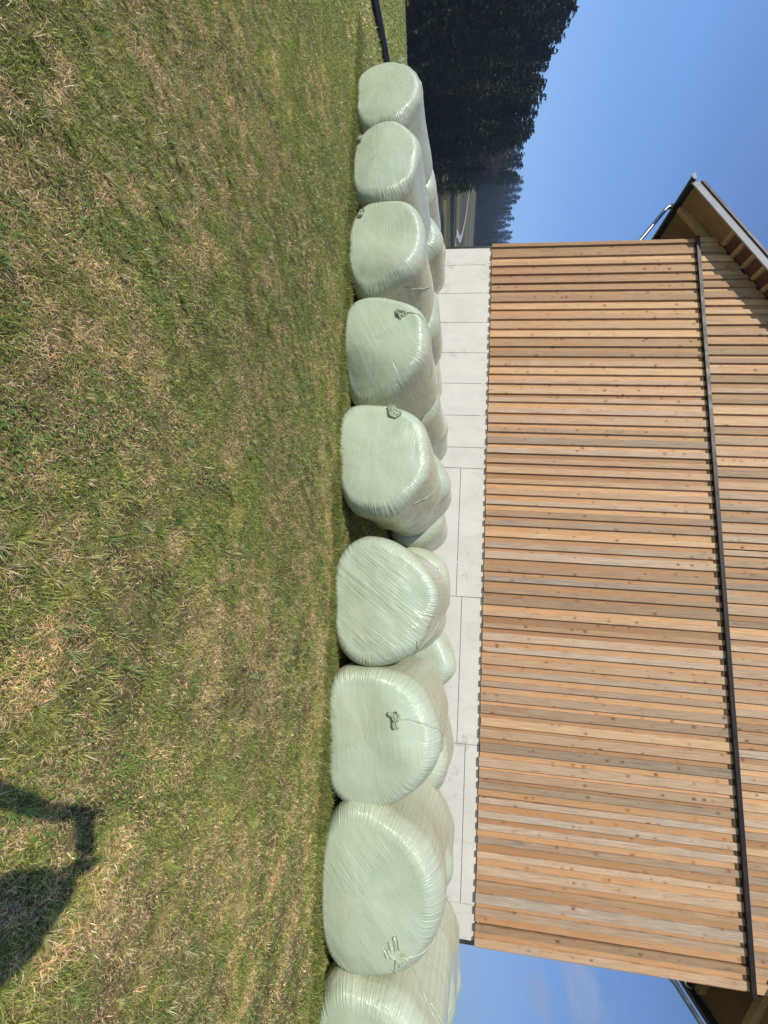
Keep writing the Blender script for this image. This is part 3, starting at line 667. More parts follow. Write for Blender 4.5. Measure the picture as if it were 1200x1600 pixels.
M_flash=plain('brown_flashing',(.026,.020,.019),.5,.4); M_black=plain('black_gutter',(.016,.016,.018),.35,.5)
M_steel=plain('galvanised_steel',(.26,.27,.28),.42,.5,1.); M_fascia=plain('grey_fascia_board',(.31,.32,.33),.6,.4)
M_verge=plain('verge_red_brown',(.05,.016,.014),.5,.5); M_tile=plain('roof_sheet',(.14,.05,.04),.5,.5)
M_soff=None
def m_soffit():
    t=NT('soffit_boarding'); P=t.geo(); n=t.noise(t.vmul(P,(1.2,14,1.2)),1.5,4,.6); n2=t.noise(P,3,4)
    br=t.n('ShaderNodeTexWave',wave_type='BANDS',bands_direction='Y',wave_profile='SAW'); t.l(P,br.inputs['Vector']); br.inputs['Scale'].default_value=.9
    c=t.mix(n,(.33,.19,.08),(.20,.11,.048)); c=t.mix(t.math('MULTIPLY',t.rng(n2,.4,.7),.4),c,(.36,.22,.10))
    t.pbsdf(c,.7,.2); return t.mat
M_soff=m_soffit()
def m_beam(name,a,b):
    t=NT(name); P=t.geo(); n=t.noise(t.vmul(P,(9,9,3)),2,4,.6); t.pbsdf(t.mix(t.rng(n,.3,.7),a,b),.7,.25,t.bump(n,.2,.006)); return t.mat
M_beam=m_beam('spruce_beam',(.52,.36,.19),(.38,.24,.11)); M_red=m_beam('red_brown_underlay',(.17,.065,.035),(.11,.042,.024))

barn=empty('barn',((XL+XR)/2,YW,zgs(0,YW))); tag(barn,'tall timber barn with vertical larch boards on a pale concrete base','barn')
BL=Vector(barn.location)
def sub(o,parent=barn):
    """parent while keeping world placement"""
    o.parent=parent; o.matrix_parent_inverse=Matrix.Translation(-BL); return o
# concrete base: cast panels with open joints, set 55 mm behind the boards
YC=YW+.030; ZG=-.6
cw=MB(); tint=[]
def panel(x0,x1,z0,z1,r):
    g=.006
    cw.box(x0+g,x1-g,YC,YC+.25,z0+g,z1-g,0); tint.extend([(r,random.random(),0,1)]*8)

lx=[XL+.04,-7.64,-6.86,-6.10,-5.34,-4.59,-3.83,-3.09,-2.62]
ztop=ZB+.06
for i in range(8): panel(lx[i],lx[i+1],ZG,ztop,random.uniform(.1,1))
wx=[-2.62,.10,2.87,5.53,XR-.02]; wz=[.575,.69,.85]
for i in range(4):
    if i<3:
        panel(wx[i],wx[i+1],ZG,wz[i]+EYE,random.uniform(.2,.9)); panel(wx[i],wx[i+1],wz[i]+EYE,ztop,random.uniform(.2,.9))
    else: panel(wx[i],wx[i+1],ZG,ztop,.5)
nv=len(cw.v)
cw.box(XL+.05,XR-.03,YC+.018,YC+.24,ZG,ztop-.01,1)
cw.box(XL+.04,XR-.02,YC+.25,34,ZG,ztop-.02,0)
def plug(x,z,r):
    n=len(cw.v); k=14
    cw.add([(x+r*math.cos(6.283*a/k),YC-.002,z+r*math.sin(6.283*a/k)) for a in range(k)]+[(x+r*1.1*math.cos(6.283*a/k),YC+.01,z+r*1.1*math.sin(6.283*a/k)) for a in range(k)],
      [tuple(range(k-1,-1,-1))]+[(a,(a+1)%k,k+(a+1)%k,k+a) for a in range(k)],2)
for i,x in enumerate(lx[1:]): plug(x,ZB-.13,.027)
for x in (-1.9,-.6,.8,2.2,3.55,4.9):
    plug(x,(wz[0] if x<.1 else wz[1] if x<2.87 else wz[2])+EYE+.012,.022)
plug(5.53,ZB-.14,.025)
# little grout fins at two open joints
cw.box(lx[1]-.03,lx[1]+.03,YC-.006,YC+.01,ZG,ZB-.15,2)
cbase=cw.build('concrete_base',[M_conc,M_joint,M_plug])
at_=cbase.data.color_attributes.new('tint','FLOAT_COLOR','POINT')
tt=np.tile(np.array([.5,.5,0,1.],dtype=np.float32),(len(cbase.data.vertices),1)); tt[:len(tint)]=tint
at_.data.foreach_set('color',tt.ravel()); sub(cbase)

# boards: under boards with wider cover boards fixed over the gaps
def boards(x0,x1,zb,ztopf,yfront,pitch,name,seedv,th=.038,cover=.124):
    g=np.random.default_rng(seedv); m=MB(); col_=[]
    def bd(xa,xb,y0,z0,jit,cov):
        za,zb_=ztopf(xa),ztopf(xb)
        ja,jb=g.normal(0,.0022,2)
        m.add([(xa+ja,y0,z0+jit),(xb+ja,y0,z0+jit),(xb+ja,y0+th,z0+jit),(xa+ja,y0+th,z0+jit),(xa+jb,y0,za),(xb+jb,y0,zb_),(xb+jb,y0+th,zb_),(xa+jb,y0+th,za)],
              [(0,3,2,1),(4,5,6,7),(0,1,5,4),(1,2,6,5),(2,3,7,6),(3,0,4,7)])
        r=(g.uniform(),g.uniform(),cov,1); col_.extend([r]*8)
    n=int(round((x1-x0)/pitch)); p=(x1-x0-.13)/n
    for i in range(n+1):
        wd=cover*g.uniform(.72,1.26); xc=x0+.065+i*p+g.normal(0,.013)
        yj=g.uniform(0,.004)
        a=max(x0,xc-wd/2); b=min(x1,xc+wd/2)
        if i==0: a=x0
        if i==n: b=x1
        bd(a,b,yfront-yj,zb,g.uniform(-.012,.004),1)
        if i<n:
            bd(xc+wd*.5-.022,xc+p-cover*.5+.03,yfront+th+.001+g.uniform(0,.002),zb,g.uniform(-.008,.006),0)
    o=m.build(name,M_wood)
    a=o.data.color_attributes.new('tint','FLOAT_COLOR','POINT'); a.data.foreach_set('color',np.array(col_,dtype=np.float32).ravel())
    return o
lower=sub(boards(XL,XR,ZB,lambda x:ZT-.02,YW-.038,.229,'board_cladding',3))
upper=sub(boards(XL,XR,ZT+.052,lambda x:zroof(x)-.012,YW-.074,.224,'gable_cladding',8)); upper['label']='paler upper boards under the roof slope'
# wall core behind the boards, and the side and rear walls
core=MB()
core.prism([(XL+.03,ztop),(XR-.03,ztop),(XR-.03,zroof(XR-.03)-.03),(XRIDGE,zroof(XRIDGE)-.03),(XL+.03,zroof(XL+.03)-.03)],YW+.036,34,0)
M_core=plain('timber_frame_wall',(.16,.10,.055),.85,.2)
sub(core.build('wall_core',M_core))
# corner boards closing the boarding at both ends
cb=MB(); cb.box(XR+.001,XR+.027,YW-.020,YW+.16,ZB-.004,ZT-.03); o=cb.build('corner_board',M_wood)
a=o.data.color_attributes.new('tint','FLOAT_COLOR','POINT'); a.data.foreach_set('color',np.tile(np.array([.3,.6,.9,1],dtype=np.float32),8)); sub(o)
cb=MB(); cb.box(XL-.027,XL-.001,YW-.020,YW+.16,ZB-.004,ZT-.03); o=cb.build('corner_board',M_wood)
a=o.data.color_attributes.new('tint','FLOAT_COLOR','POINT'); a.data.foreach_set('color',np.tile(np.array([.35,.2,.2,1],dtype=np.float32),8)); sub(o)
# insect mesh strip under the boards, flashing between the two fields of boards
g=MB(); g.box(XL+.02,XR-.02,YW+.0275,YW+.0295,ZB-.004,ZB+.04); sub(g.build('vent_strip',M_black))
fl=MB()
fl.prism([(0,0)]*0 or [(XL-.03,ZT-.025),(XR+.055,ZT-.025),(XR+.055,ZT+.02),(XL-.03,ZT+.02)],YW-.098,YW-.092)
fl.box(XL-.03,XR+.055,YW-.0915,YW+.02,ZT+.022,ZT+.034)
fl.box(XL-.03,XR+.055,YW-.0915,YW-.066,ZT+.0345,ZT+.05)
fl.box(XL-.03,XR+.055,YW-.091,YW-.060,ZT-.026,ZT-.020)
sub(fl.build('drip_flashing',M_flash))

# roof
YV=8.25; XE=-9.08; XE2=XL+XR-XE; YB=34.6
def prof(x0,x1,off0,off1):
    return [(x0,zroof(x0)+off0),(x1,zroof(x1)+off0),(x1,zroof(x1)+off1),(x0,zroof(x0)+off1)]
rf=MB()
rf.prism(prof(XE,XRIDGE,.055,.22),YV+.03,YB); rf.prism(prof(XRIDGE,XE2,.055,.22),YV+.03,YB)
roof=sub(rf.build('roof',M_tile))
def rsub(o): o.parent=roof; o.matrix_parent_inverse=(Matrix.Translation(BL)@roof.matrix_parent_inverse).inverted() if False else Matrix.Identity(4); return o
for xa,xb in ((XE-.02,XRIDGE),(XRIDGE,XE2+.02)):
    m=MB(); m.prism(prof(xa,xb,-.07,.115),YV-.002,YV+.028); rsub(m.build('fascia',M_fascia))
    m=MB(); m.prism(prof(xa,xb,.117,.165),YV-.03,YV+.028); m.prism(prof(xa,xb,.166,.178),YV-.03,YV+.20); rsub(m.build('verge_trim',M_verge))
# soffits: plain boarding over the eaves bays, red-brown underlay over the lookouts further up
for s in (0,1):
    f=(lambda x:x) if s==0 else (lambda x:XL+XR-x)
    def pr(xa,xb,o0,o1):
        xs=sorted((f(xa),f(xb))); return prof(xs[0],xs[1],o0,o1)
    m=MB(); m.prism(pr(XE+.02,-7.93,-.005,.025),YV+.03,YW-.03); m.prism(pr(XE+.02,XL-.03,-.005,.025),YW-.03,YB); rsub(m.build('soffit',M_soff))
    m=MB(); m.prism(pr(-7.90,XRIDGE,.03,.05),YV+.03,YW-.06); rsub(m.build('underlay',M_red))
    x=-7.91
    while x<XRIDGE-.1:
        m=MB(); m.prism(pr(x,x+.055,-.035,.028),YV+.03,YW-.09); rsub(m.build('lookout',M_beam)); x+=.288
    yy=YW+.0
    while yy<YB-2.5:
        m=MB(); m.prism(pr(XE+.10,XL-.032,-.13,-.007),yy,yy+.11); rsub(m.build('rafter',M_beam)); yy+=.95
    # eaves board and gutter
    m=MB(); xs=sorted((f(XE),f(XE-.03))); m.box(xs[0],xs[1],YV+.03,YB,zroof(f(XE))-.13,zroof(f(XE))+.04); rsub(m.build('eaves_board',M_black))
    gx=f(XE-.115); gz=zroof(f(XE))-.015; gr=.082
    gm=MB(); arc=[(gx+gr*math.cos(a),gz+gr*math.sin(a)) for a in np.linspace(math.pi,2*math.pi,15)]
    inn=[(gx+(gr-.006)*math.cos(a),gz+(gr-.006)*math.sin(a)) for a in np.linspace(2*math.pi,math.pi,15)]
    pts=arc+inn; n=len(pts)
    gm.add([(x_,YV-.05,z_) for x_,z_ in pts]+[(x_,YB,z_) for x_,z_ in pts],[(i,i+n,(i+1)%n+n,(i+1)%n) for i in range(n)])
    gm.tube([(gx-gr,YV-.05,gz),(gx-gr,YB,gz)],.011,8)
    gut=rsub(gm.build('gutter',M_black,smooth=True))
    em=MB(); em.prism(arc,YV-.058,YV-.050); e=em.build('gutter_end_cap',M_fascia); e.parent=roof
    dm=MB(); sg=1 if s==0 else -1; yd=8.93
    p=[(gx,yd,gz-.06),(gx,yd,gz-.16),(gx+sg*.05,yd,gz-.23),(gx+sg*.15,yd,gz-.30),(f(XL-.20),yd,gz-.84),(f(XL-.11),yd,gz-.95),(f(XL-.10),yd,gz-1.1),(f(XL-.10),yd,gz-3.2),(f(XL-.10),yd,.6)]
    # round the bends
    q=[Vector(p[0])]
    for k in range(1,len(p)-1):
        A,B_,C=Vector(p[k-1]),Vector(p[k]),Vector(p[k+1])
        a1=B_+(A-B_)*min(.45,.07/(A-B_).length); c1=B_+(C-B_)*min(.45,.07/(C-B_).length)
        for u_ in np.linspace(0,1,5): q.append((1-u_)**2*a1+2*u_*(1-u_)*B_+u_*u_*c1)
    q.append(Vector(p[-1])); dm.tube(q,.042,16)
    dm.tube([(gx,yd,gz-.05),(gx,yd,gz-.13)],.055,16)
    d=dm.build('downpipe',M_steel,smooth=True); sub(d)
# small bracket and cable clip on the right corner
m=MB(); m.tube([(XR+.03,YW+.05,4.58+EYE),(XR+.13,YW+.05,4.62+EYE),(XR+.16,YW+.05,4.70+EYE)],.014,8); sub(m.build('wall_hook',M_steel,smooth=True))
TREES=[('S', -43.8, 21.4, 7.8),('S', -42.3, 21.1, 8.2),('S', -43.0, 22.2, 7.2),('S', -45.8, 24.7, 7.2),('S', -41.3, 23.1, 7.2),('S', -40.9, 23.9, 7.5),('S', -44.8, 27.2, 6.8),('S', -39.7, 25.2, 6.8),('S', -40.9, 26.8, 6.6),('S', -42.1, 29.1, 7.0),('S', -39.8, 28.4, 5.6),('S', -38.7, 29.1, 5.6),('S', -41.3, 31.7, 5.0),('S', -40.9, 33.2, 3.1),('S', -38.8, 33.2, 2.4),('S', -51.9, 25.5, 11.8),('S', -50.3, 25.2, 11.3),('S', -52.0, 27.4, 11.7),('S', -52.5, 28.3, 11.4),('S', -47.8, 27.1, 10.2),('S', -49.5, 28.9, 10.7),('S', -48.3, 29.1, 10.3),('S', -50.7, 31.4, 10.4),('S', -46.1, 30.3, 9.2),('S', -45.0, 30.7, 9.4),('S', -46.6, 33.2, 9.5),('S', -44.1, 32.2, 8.9),('S', -42.9, 33.3, 8.6),('S', -46.7, 37.0, 8.9),('S', -44.3, 37.5, 5.6),('S', -42.2, 37.4, 3.8),('S', -59.4, 29.1, 13.8),('S', -56.0, 28.6, 13.3),('S', -56.1, 29.3, 13.2),('S', -56.4, 30.8, 12.9),('S', -58.9, 33.2, 13.0),('S', -57.8, 33.8, 13.1),('S', -56.8, 34.4, 12.6),('S', -52.6, 33.4, 11.1),('S', -56.1, 36.6, 11.7),('S', -54.2, 36.9, 11.5),('S', -52.7, 38.0, 11.2),('S', -52.8, 39.7, 11.0),('S', -53.5, 41.6, 10.8),('S', -65.0, 31.7, 15.1),('S', -65.2, 32.8, 14.8),('S', -64.6, 34.3, 14.9),('S', -65.4, 36.1, 14.6),('S', -63.7, 36.2, 13.8),('S', -63.5, 38.0, 14.2),('S', -62.3, 38.2, 13.5),('S', -62.8, 40.1, 12.9),('S', -60.8, 41.2, 12.5),('S', -62.9, 44.6, 13.5),('S', -60.9, 45.0, 12.7),('S', -60.7, 47.2, 12.1),('S', -50.3, 28.9, 12.2),('S', -48.8, 31.3, 10.8),('B', -67.2, 51.9, 14.1),('B', -65.8, 52.3, 13.4),('B', -68.6, 56.0, 13.1),('B', -71.8, 43.6, 16.0),('B', -70.3, 53.0, 14.3),('B', -64.8, 54.0, 11.6),('S', -83.6, 63.5, 16.7),('S', -83.2, 64.1, 16.7),('S', -82.1, 64.4, 16.2),('S', -83.2, 65.9, 15.8),('S', -82.3, 66.5, 15.5),('S', -80.6, 66.1, 15.4),('S', -88.5, 73.4, 16.5),('S', -82.5, 69.7, 16.0),('S', -79.5, 68.9, 14.9),('S', -83.1, 72.8, 16.4),('F', -157.2, 125.2, 12.6),('F', -160.6, 129.7, 14.4),('F', -155.7, 127.8, 15.1),('F', -156.2, 131.7, 15.4),('F', -152.7, 130.4, 14.7),('F', -149.5, 130.8, 17.9),('F', -155.0, 138.1, 20.9),('F', -149.6, 134.4, 20.1),('F', -144.7, 133.9, 18.4),('F', -144.9, 136.9, 14.4),('F', -142.4, 136.7, 19.5),('F', -148.6, 144.2, 20.7),('F', -140.4, 139.2, 15.6),('F', -138.8, 140.0, 13.3),('F', -141.0, 147.5, 19.4),('F', -140.3, 147.9, 13.9),('F', -141.6, 153.6, 18.5),('F', -137.3, 152.3, 19.5),('F', -132.9, 150.3, 16.1),('F', -130.2, 150.8, 19.6),('F', -129.4, 152.4, 13.7),('F', -170.2, 135.6, 16.3),('F', -162.7, 131.3, 17.9),('F', -167.2, 138.1, 19.6),('F', -162.5, 135.5, 20.0),('F', -163.4, 139.3, 23.1),('F', -158.7, 137.3, 23.7),('F', -159.2, 141.9, 23.2),('F', -158.1, 142.1, 25.8),('F', -156.8, 145.1, 22.5),('F', -153.0, 143.1, 21.1),('F', -158.9, 151.5, 22.7),('F', -154.0, 149.5, 24.4),('F', -149.0, 149.2, 22.2),('F', -147.2, 150.2, 21.2),('F', -148.5, 153.3, 23.5),('F', -143.1, 151.0, 20.6),('F', -144.4, 157.7, 24.6),('F', -146.2, 161.8, 23.8),('F', -139.2, 156.9, 23.6),('F', -138.6, 161.7, 20.6),('F', -134.6, 160.3, 22.7),('F', -183.1, 144.8, 23.5),('F', -175.2, 142.1, 22.0),('F', -173.1, 141.8, 23.5),('F', -173.4, 145.2, 24.1),('F', -170.5, 145.3, 24.3),('F', -171.8, 150.6, 28.5),('F', -174.7, 155.4, 32.3),('F', -172.0, 156.3, 30.6),('F', -169.5, 155.3, 29.5),('F', -166.0, 157.0, 29.3),('F', -168.2, 161.7, 29.5),('F', -165.1, 160.4, 29.7),('F', -158.5, 159.2, 27.3),('F', -159.5, 162.6, 27.8),('F', -157.2, 164.4, 27.2),('F', -152.2, 162.8, 26.5),('F', -154.0, 166.6, 28.3),('F', -153.7, 169.6, 27.5),('F', -150.6, 169.9, 26.7),('F', -147.9, 171.3, 27.6),('F', -145.0, 171.2, 26.9),('F', -194.7, 154.9, 27.5),('F', -193.8, 157.2, 27.3),('F', -196.0, 161.2, 29.5),('F', -191.7, 160.2, 29.9),('F', -187.5, 159.0, 29.3),('F', -190.4, 165.2, 33.6),('F', -187.7, 163.9, 34.2),('F', -186.5, 165.7, 36.5),('F', -186.6, 169.4, 36.4),('F', -181.6, 168.9, 35.5),('F', -184.7, 173.8, 34.7),('F', -180.8, 173.7, 32.9),('F', -183.1, 178.8, 33.4),('F', -179.9, 178.1, 34.8),('F', -176.0, 178.3, 32.8),('F', -171.3, 177.7, 33.8),('F', -175.4, 185.1, 34.8),('F', -166.5, 179.0, 32.9),('F', -170.5, 184.6, 33.3),('F', -168.6, 186.2, 33.7),('F', -164.4, 186.9, 32.8),('F', -163.1, 188.7, 34.2),('F', -163.2, 193.4, 34.0),('S', -34.9, 31.5, 3.7)]
EDGE=TREES[-1][1:3]
# ------------------------------------------------------------------ black pipe on the lawn
pp=[(-10.1,-6),(-10.3,2),(-10.42,5.3),(-10.62,6.2),(-10.9,7.1),(-11.3,8.6),(-12.2,11.0)]
ys=np.linspace(0,len(pp)-1,50); px=np.interp(ys,range(len(pp)),[a for a,_ in pp]); py=np.interp(ys,range(len(pp)),[b for _,b in pp])
m=MB(); m.tube([(x,y,zgs(x,y)+.075) for x,y in zip(px,py)],.068,14)
o=m.build('drain_pipe',plain('black_pe_pipe',(.045,.052,.066),.38,.5),smooth=True); tag(o,'long black plastic pipe lying on the lawn beyond the last bale','pipe')

# ------------------------------------------------------------------ low shed far right
sx,sy=40.5,46.
sh=empty('shed',(sx,sy,zgs(sx,sy))); tag(sh,'low white shed with a brown roof edge, behind the bales right of the barn','shed')
hz=5.05-zgs(sx,sy)
m=MB(); m.box(-2.2,9,0,6,-1,hz-.55); m.build('wall',plain('white_render',(.74,.73,.70),.85,.2),sh)
m=MB(); m.box(-2.6,9.4,-.4,6.4,hz-.54,hz-.14); m.build('roof',plain('brown_roof_edge',(.12,.085,.065),.7,.3),sh)
# ------------------------------------------------------------------ trees
def m_leaf(name,a,b,rough=.65):
    t=NT(name); P=t.geo(); n=t.noise(P,.9,3); n2=t.noise(P,5,2); r=t.objrand()
    c=t.mix(t.rng(n,.35,.65),a,b); c=t.mix(t.math('MULTIPLY',r,.5),c,tuple(k*.55 for k in a)); c=t.mix(t.math('MULTIPLY',t.rng(n2,.4,.7),.3),c,tuple(min(1,k*1.7) for k in b))
    t.pbsdf(c,rough,.2); return t.mat
M_needle=m_leaf('spruce_needles',(.042,.058,.026),(.095,.112,.05)); M_twig=m_leaf('bare_twigs',(.085,.066,.055),(.15,.12,.10)); M_bark=m_leaf('tree_bark',(.05,.038,.03),(.10,.08,.062),.9)
def spruce_mesh(seed,H=14.,rad=2.9,bare=.16,gaps=.12):
    g=np.random.default_rng(seed); V=[];T=[]
    def tri(a,b,c): n=len(V); V.extend([a,b,c]); T.append((n,n+1,n+2))
    z=H*bare
    while z<H*.985:
        f=(z-H*bare)/(H*(1-bare)); r=rad*(1-f)**.68*g.uniform(.72,1.12)+.10
        nb=int(7+7*(1-f)); a0=g.uniform(0,6.28)
        for k in range(nb):
            if g.uniform()<gaps: continue
            zz=z+g.normal(0,.16); a=a0+6.283*k/nb+g.normal(0,.25); L=r*g.uniform(.6,1.15); droop=g.uniform(.1,.42)*(1-f*.7); lift=.25
            d=np.array([math.cos(a),math.sin(a),0]);s=np.array([-d[1],d[0],0]); ns=max(3,int(L/.34))
            for i in range(ns):
                t=(i+.6)/ns; p=d*(L*t)+np.array([0,0,zz-droop*L*t*t+lift*L*max(0,t-.7)])
                w=.30*(1-.55*t)*max(.35,L/rad)**.4*g.uniform(.7,1.3)+.06; 
                for sd in (-1,1):
                    q=p+s*(sd*w*g.uniform(.9,1.7))+d*(.20*g.uniform(.3,1.4))+np.array([0,0,g.normal(-.10,.09)])
                    tri(p-d*.14,p+d*.17+np.array([0,0,g.normal(0,.04)]),q)
                # hanging twigs
                q=p+np.array([g.normal(0,.1),g.normal(0,.1),-g.uniform(.18,.48)*(1-.6*f)])
                tri(p-s*.09-d*.05,p+s*.09+d*.08,q)
            p=d*L+np.array([0,0,zz-droop*L+lift*L*.3]); tri(p-s*.10-d*.2,p+s*.10-d*.2,p+d*.28+np.array([0,0,.05]))
        z+=(.26+.16*g.uniform())*(.65+.5*(1-f))*H/14
    top=np.array([0,0,H])
    for k in range(5):
        a=k*1.257; p=np.array([.16*math.cos(a),.16*math.sin(a),H*.95]); tri(p,np.array([.16*math.cos(a+1),.16*math.sin(a+1),H*.94]),top)
    return np.array(V),np.array(T)
def bare_mesh(seed,H=13.):
    g=np.random.default_rng(seed); V=[];T=[];BR=MB()
    def rec(p,d,L,r,depth):
        d=d/np.linalg.norm(d); e=p+d*L
        if r>.025: BR.tube([tuple(p),tuple((p+e)/2+g.normal(0,.04*L,3)),tuple(e)],[r,r*.85,r*.68],5,0,False)
        if depth==0 or L<.5:
            for _ in range(7):
                q=p+d*L*g.uniform(0,1.1); dd=d*.6+g.normal(0,.6,3)+np.array([0,0,.25]); dd/=np.linalg.norm(dd); l=g.uniform(.35,.95); s=np.cross(dd,g.normal(0,1,3)); s/=np.linalg.norm(s)+1e-6
                n=len(V); V.extend([q-s*.014,q+s*.014,q+dd*l]); T.append((n,n+1,n+2))
            return
        for _ in range(int(g.integers(3,5))):
            dd=d+g.normal(0,.42,3); dd[2]=abs(dd[2])*.8+.18
            rec(p+d*L*g.uniform(.55,1.),dd,L*g.uniform(.55,.78),r*.6,depth-1)
    rec(np.zeros(3),np.array([.03,.02,1.]),H*.33,.17,5)
    V=np.array(V);
    return BR,V,np.array(T)
def hide(o): return o
SPR=[spruce_mesh(31,14,2.7,.20,.12),spruce_mesh(32,14,3.2,.15,.10),spruce_mesh(33,14,2.3,.24,.16),spruce_mesh(34,14,3.0,.08,.10)]
BARE=bare_mesh(41)
cache={}
def tree(kind,x,y,top,k,label,group,cat='tree'):
    zb=zgs(x,y)-.15; h=top-zb
    base=14. if kind=='spruce_tree' else 13.
    e=empty(kind,(x,y,zb)); s=h/base; wx_=s*random.uniform(.88,1.15) if kind=='spruce_tree' else s
    wf=1.0 if top<30 else 1.25
    e.scale=(wx_*wf,wx_*wf,s); e.rotation_euler=(random.uniform(-.02,.02),random.uniform(-.02,.02),random.uniform(0,6.28))
    key=(kind,k)
    if key in cache:
        for o in cache[key]:
            c=o.copy(); col.objects.link(c); c.parent=e
    else:
        if kind=='spruce_tree':
            V,T=SPR[k]; cr_=np_mesh('crown',V,None,T,M_needle,e,False)
            m=MB(); m.tube([(0,0,-.3),(.03,0,4),(0,.02,9),(0,0,13.4)],[.21,.17,.10,.02],8); tr=m.build('trunk',M_bark,e,True)
        else:
            BR,V,T=BARE; cr_=np_mesh('crown',V,None,T,M_twig,e,False); tr=BR.build('trunk',M_bark,e,True)
        cache[key]=(cr_,tr)
    tag(e,label,cat,group); return e
GN='trees of the dark spruce wood beyond the lawn'; GF='trees of the hazy wood across the fields'
LN='dark spruce in the shaded wood beyond the lawn'
LF='distant spruce in the hazy bluish wood beyond the fields'
for i,(kd,x,y,top) in enumerate(TREES):
    if kd=='S': tree('spruce_tree',x,y,top,i%4 if i%5 else 3,LN if (x,y)!=EDGE else 'dark spruce at the end of the near wood, low branches reaching over the fields',GN)
    elif kd=='B': tree('bare_tree',x,y,top,0,'leafless grey-brown tree showing above the dark spruces',GN)
    else: tree('spruce_tree',x,y,top,i%4,LF,GF)
# ------------------------------------------------------------------ air
if HAZE>0:
    t=NT('valley_air'); p=t.n('ShaderNodeVolumePrincipled'); p.inputs['Color'].default_value=(.62,.78,1,1); p.inputs['Density'].default_value=HAZE; p.inputs['Anisotropy'].default_value=.2
    t.l(p.outputs[0],t.out.inputs['Volume'])
    m=MB(); m.box(-3100,3100,-3100,3100,-9,46)
    o=m.build('haze',t.mat); tag(o,'thin pale blue air over the valley','haze',kind='stuff')
# ------------------------------------------------------------------ the photographer, whose shadow falls on the grass
def fr(f,r,z): return Vector((F0[0]*f+R0[0]*r,F0[1]*f+R0[1]*r,z))
def skinned(name,verts,edges,radii,mat,parent=None,root=0,sub_=2):
    me=bpy.data.meshes.new(name); me.from_pydata([tuple(v) for v in verts],edges,[]); me.materials.append(mat)
    o=bpy.data.objects.new(name,me); col.objects.link(o)
    if parent: o.parent=parent
    m=o.modifiers.new('Skin','SKIN'); m.use_smooth_shade=True
    if not me.skin_vertices: raise RuntimeError('no skin layer')
    for i,r in enumerate(radii):
        sv=me.skin_vertices[0].data[i]; sv.radius=(r if isinstance(r,tuple) else (r,r)); sv.use_root=(i==root)
    s=o.modifiers.new('Subdivision','SUBSURF'); s.levels=sub_; s.render_levels=sub_
    return o
M_skin=plain('skin',(.52,.33,.24),.5,.4,0,.08,30); M_jacket=plain('dark_jacket',(.05,.06,.075),.85,.2); M_trouser=plain('work_trousers',(.07,.075,.085),.9,.2)
M_hair=plain('brown_hair',(.07,.045,.03),.6,.3); M_boot=plain('leather_boots',(.06,.04,.028),.6,.4); M_phone=plain('phone_shell',(.02,.02,.022),.25,.5); M_glass=plain('phone_screen',(.01,.01,.012),.08,.5)
gz_=zgs(*fr(-.46,0,0)[:2])
pf=-.50
# joints: forward, right, height over the ground below
K=1.01; OX=-.16
J=dict(pelvis=(pf,0,.93),waist=(pf,0,1.06),chest=(pf-.01,0,1.25),neck0=(pf-.01,0,1.42),neck1=(pf+.04,0,1.50),head0=(pf+.095,0,1.575),head1=(pf+.09,0,1.655),head2=(pf+.08,0,1.72))
V=[fr(a,b+OX,c*K+gz_) for a,b,c in J.values()]; E=[(i,i+1) for i in range(7)]
rad=[(.15,.115),(.135,.10),(.165,.115),(.07,.065),(.058,.058),(.078,.085),(.082,.098),(.06,.07)]
def chain(start,pts,rs):
    k=start
    for p,r in zip(pts,rs):
        V.append(fr(p[0],p[1],p[2]+gz_)); rad.append(r); E.append((k,len(V)-1)); k=len(V)-1
    return k
hz0=EYE-gz_   # lens height over the photographer's ground
armL=[(pf-.01,-.30,1.38),(pf+.08,-.38,1.20),(pf+.20,-.385,1.16),(-.17,-.275,1.31),(-.085,-.165,hz0-.075)]
armR=[(pf-.01,.03,1.40),(pf+.12,.12,1.42),(pf+.25,.17,1.47),(-.16,.11,1.51),(-.085,.07,hz0-.035)]
ra=[.078,.076,.076,.072,.056]
wl=chain(2,armL,[.058,.05,.044,.038,.03]); wr_=chain(2,armR,ra)
chain(0,[(pf,-.22,.90),(pf+.02,-.24,.50),(pf-.02,-.25,.09),(pf+.07,-.26,.045),(pf+.13,-.265,.035)],[.088,.058,.042,.04,.033])
chain(0,[(pf,-.02,.90),(pf+.03,0,.50),(pf-.01,.01,.09),(pf+.08,.02,.045),(pf+.14,.025,.035)],[.088,.058,.042,.04,.033])
# palms and fingers closing on the two ends of the phone
pc=(-.012,-.055,hz0)
def hand(wrist,sg,end):
    # palm behind the phone end, fingers over the front edge, thumb behind
    base=chain(wrist,[(-.062,end+sg*.035,hz0-.05),(-.045,end+sg*.034,hz0-.018)],[.030,.027])
    for k,(dz,l) in enumerate(((.034,1.),(.014,1.08),(-.006,1.),(-.026,.82))):
        chain(base,[(-.034,end+sg*.026,hz0+dz-.004),(-.016-.002*k,end+sg*.020,hz0+dz),(-.0105,end+sg*.006,hz0+dz+.002*l),(-.0105,end-sg*.006*l if sg<0 else end+.002,hz0+dz+.001)],[.0085,.008,.0072,.0065])
    chain(base,[(-.050,end+sg*.012,hz0-.028),(-.038,end-sg*.012,hz0-.012),(-.0275,end-sg*.030,hz0+.002)],[.0105,.0095,.008])
hand(wl,-1,-.133); hand(wr_,1,.026)
person=skinned('person',V,E,rad,M_skin); tag(person,'photographer in a dark jacket standing on the grass, holding a phone up in both hands','person')
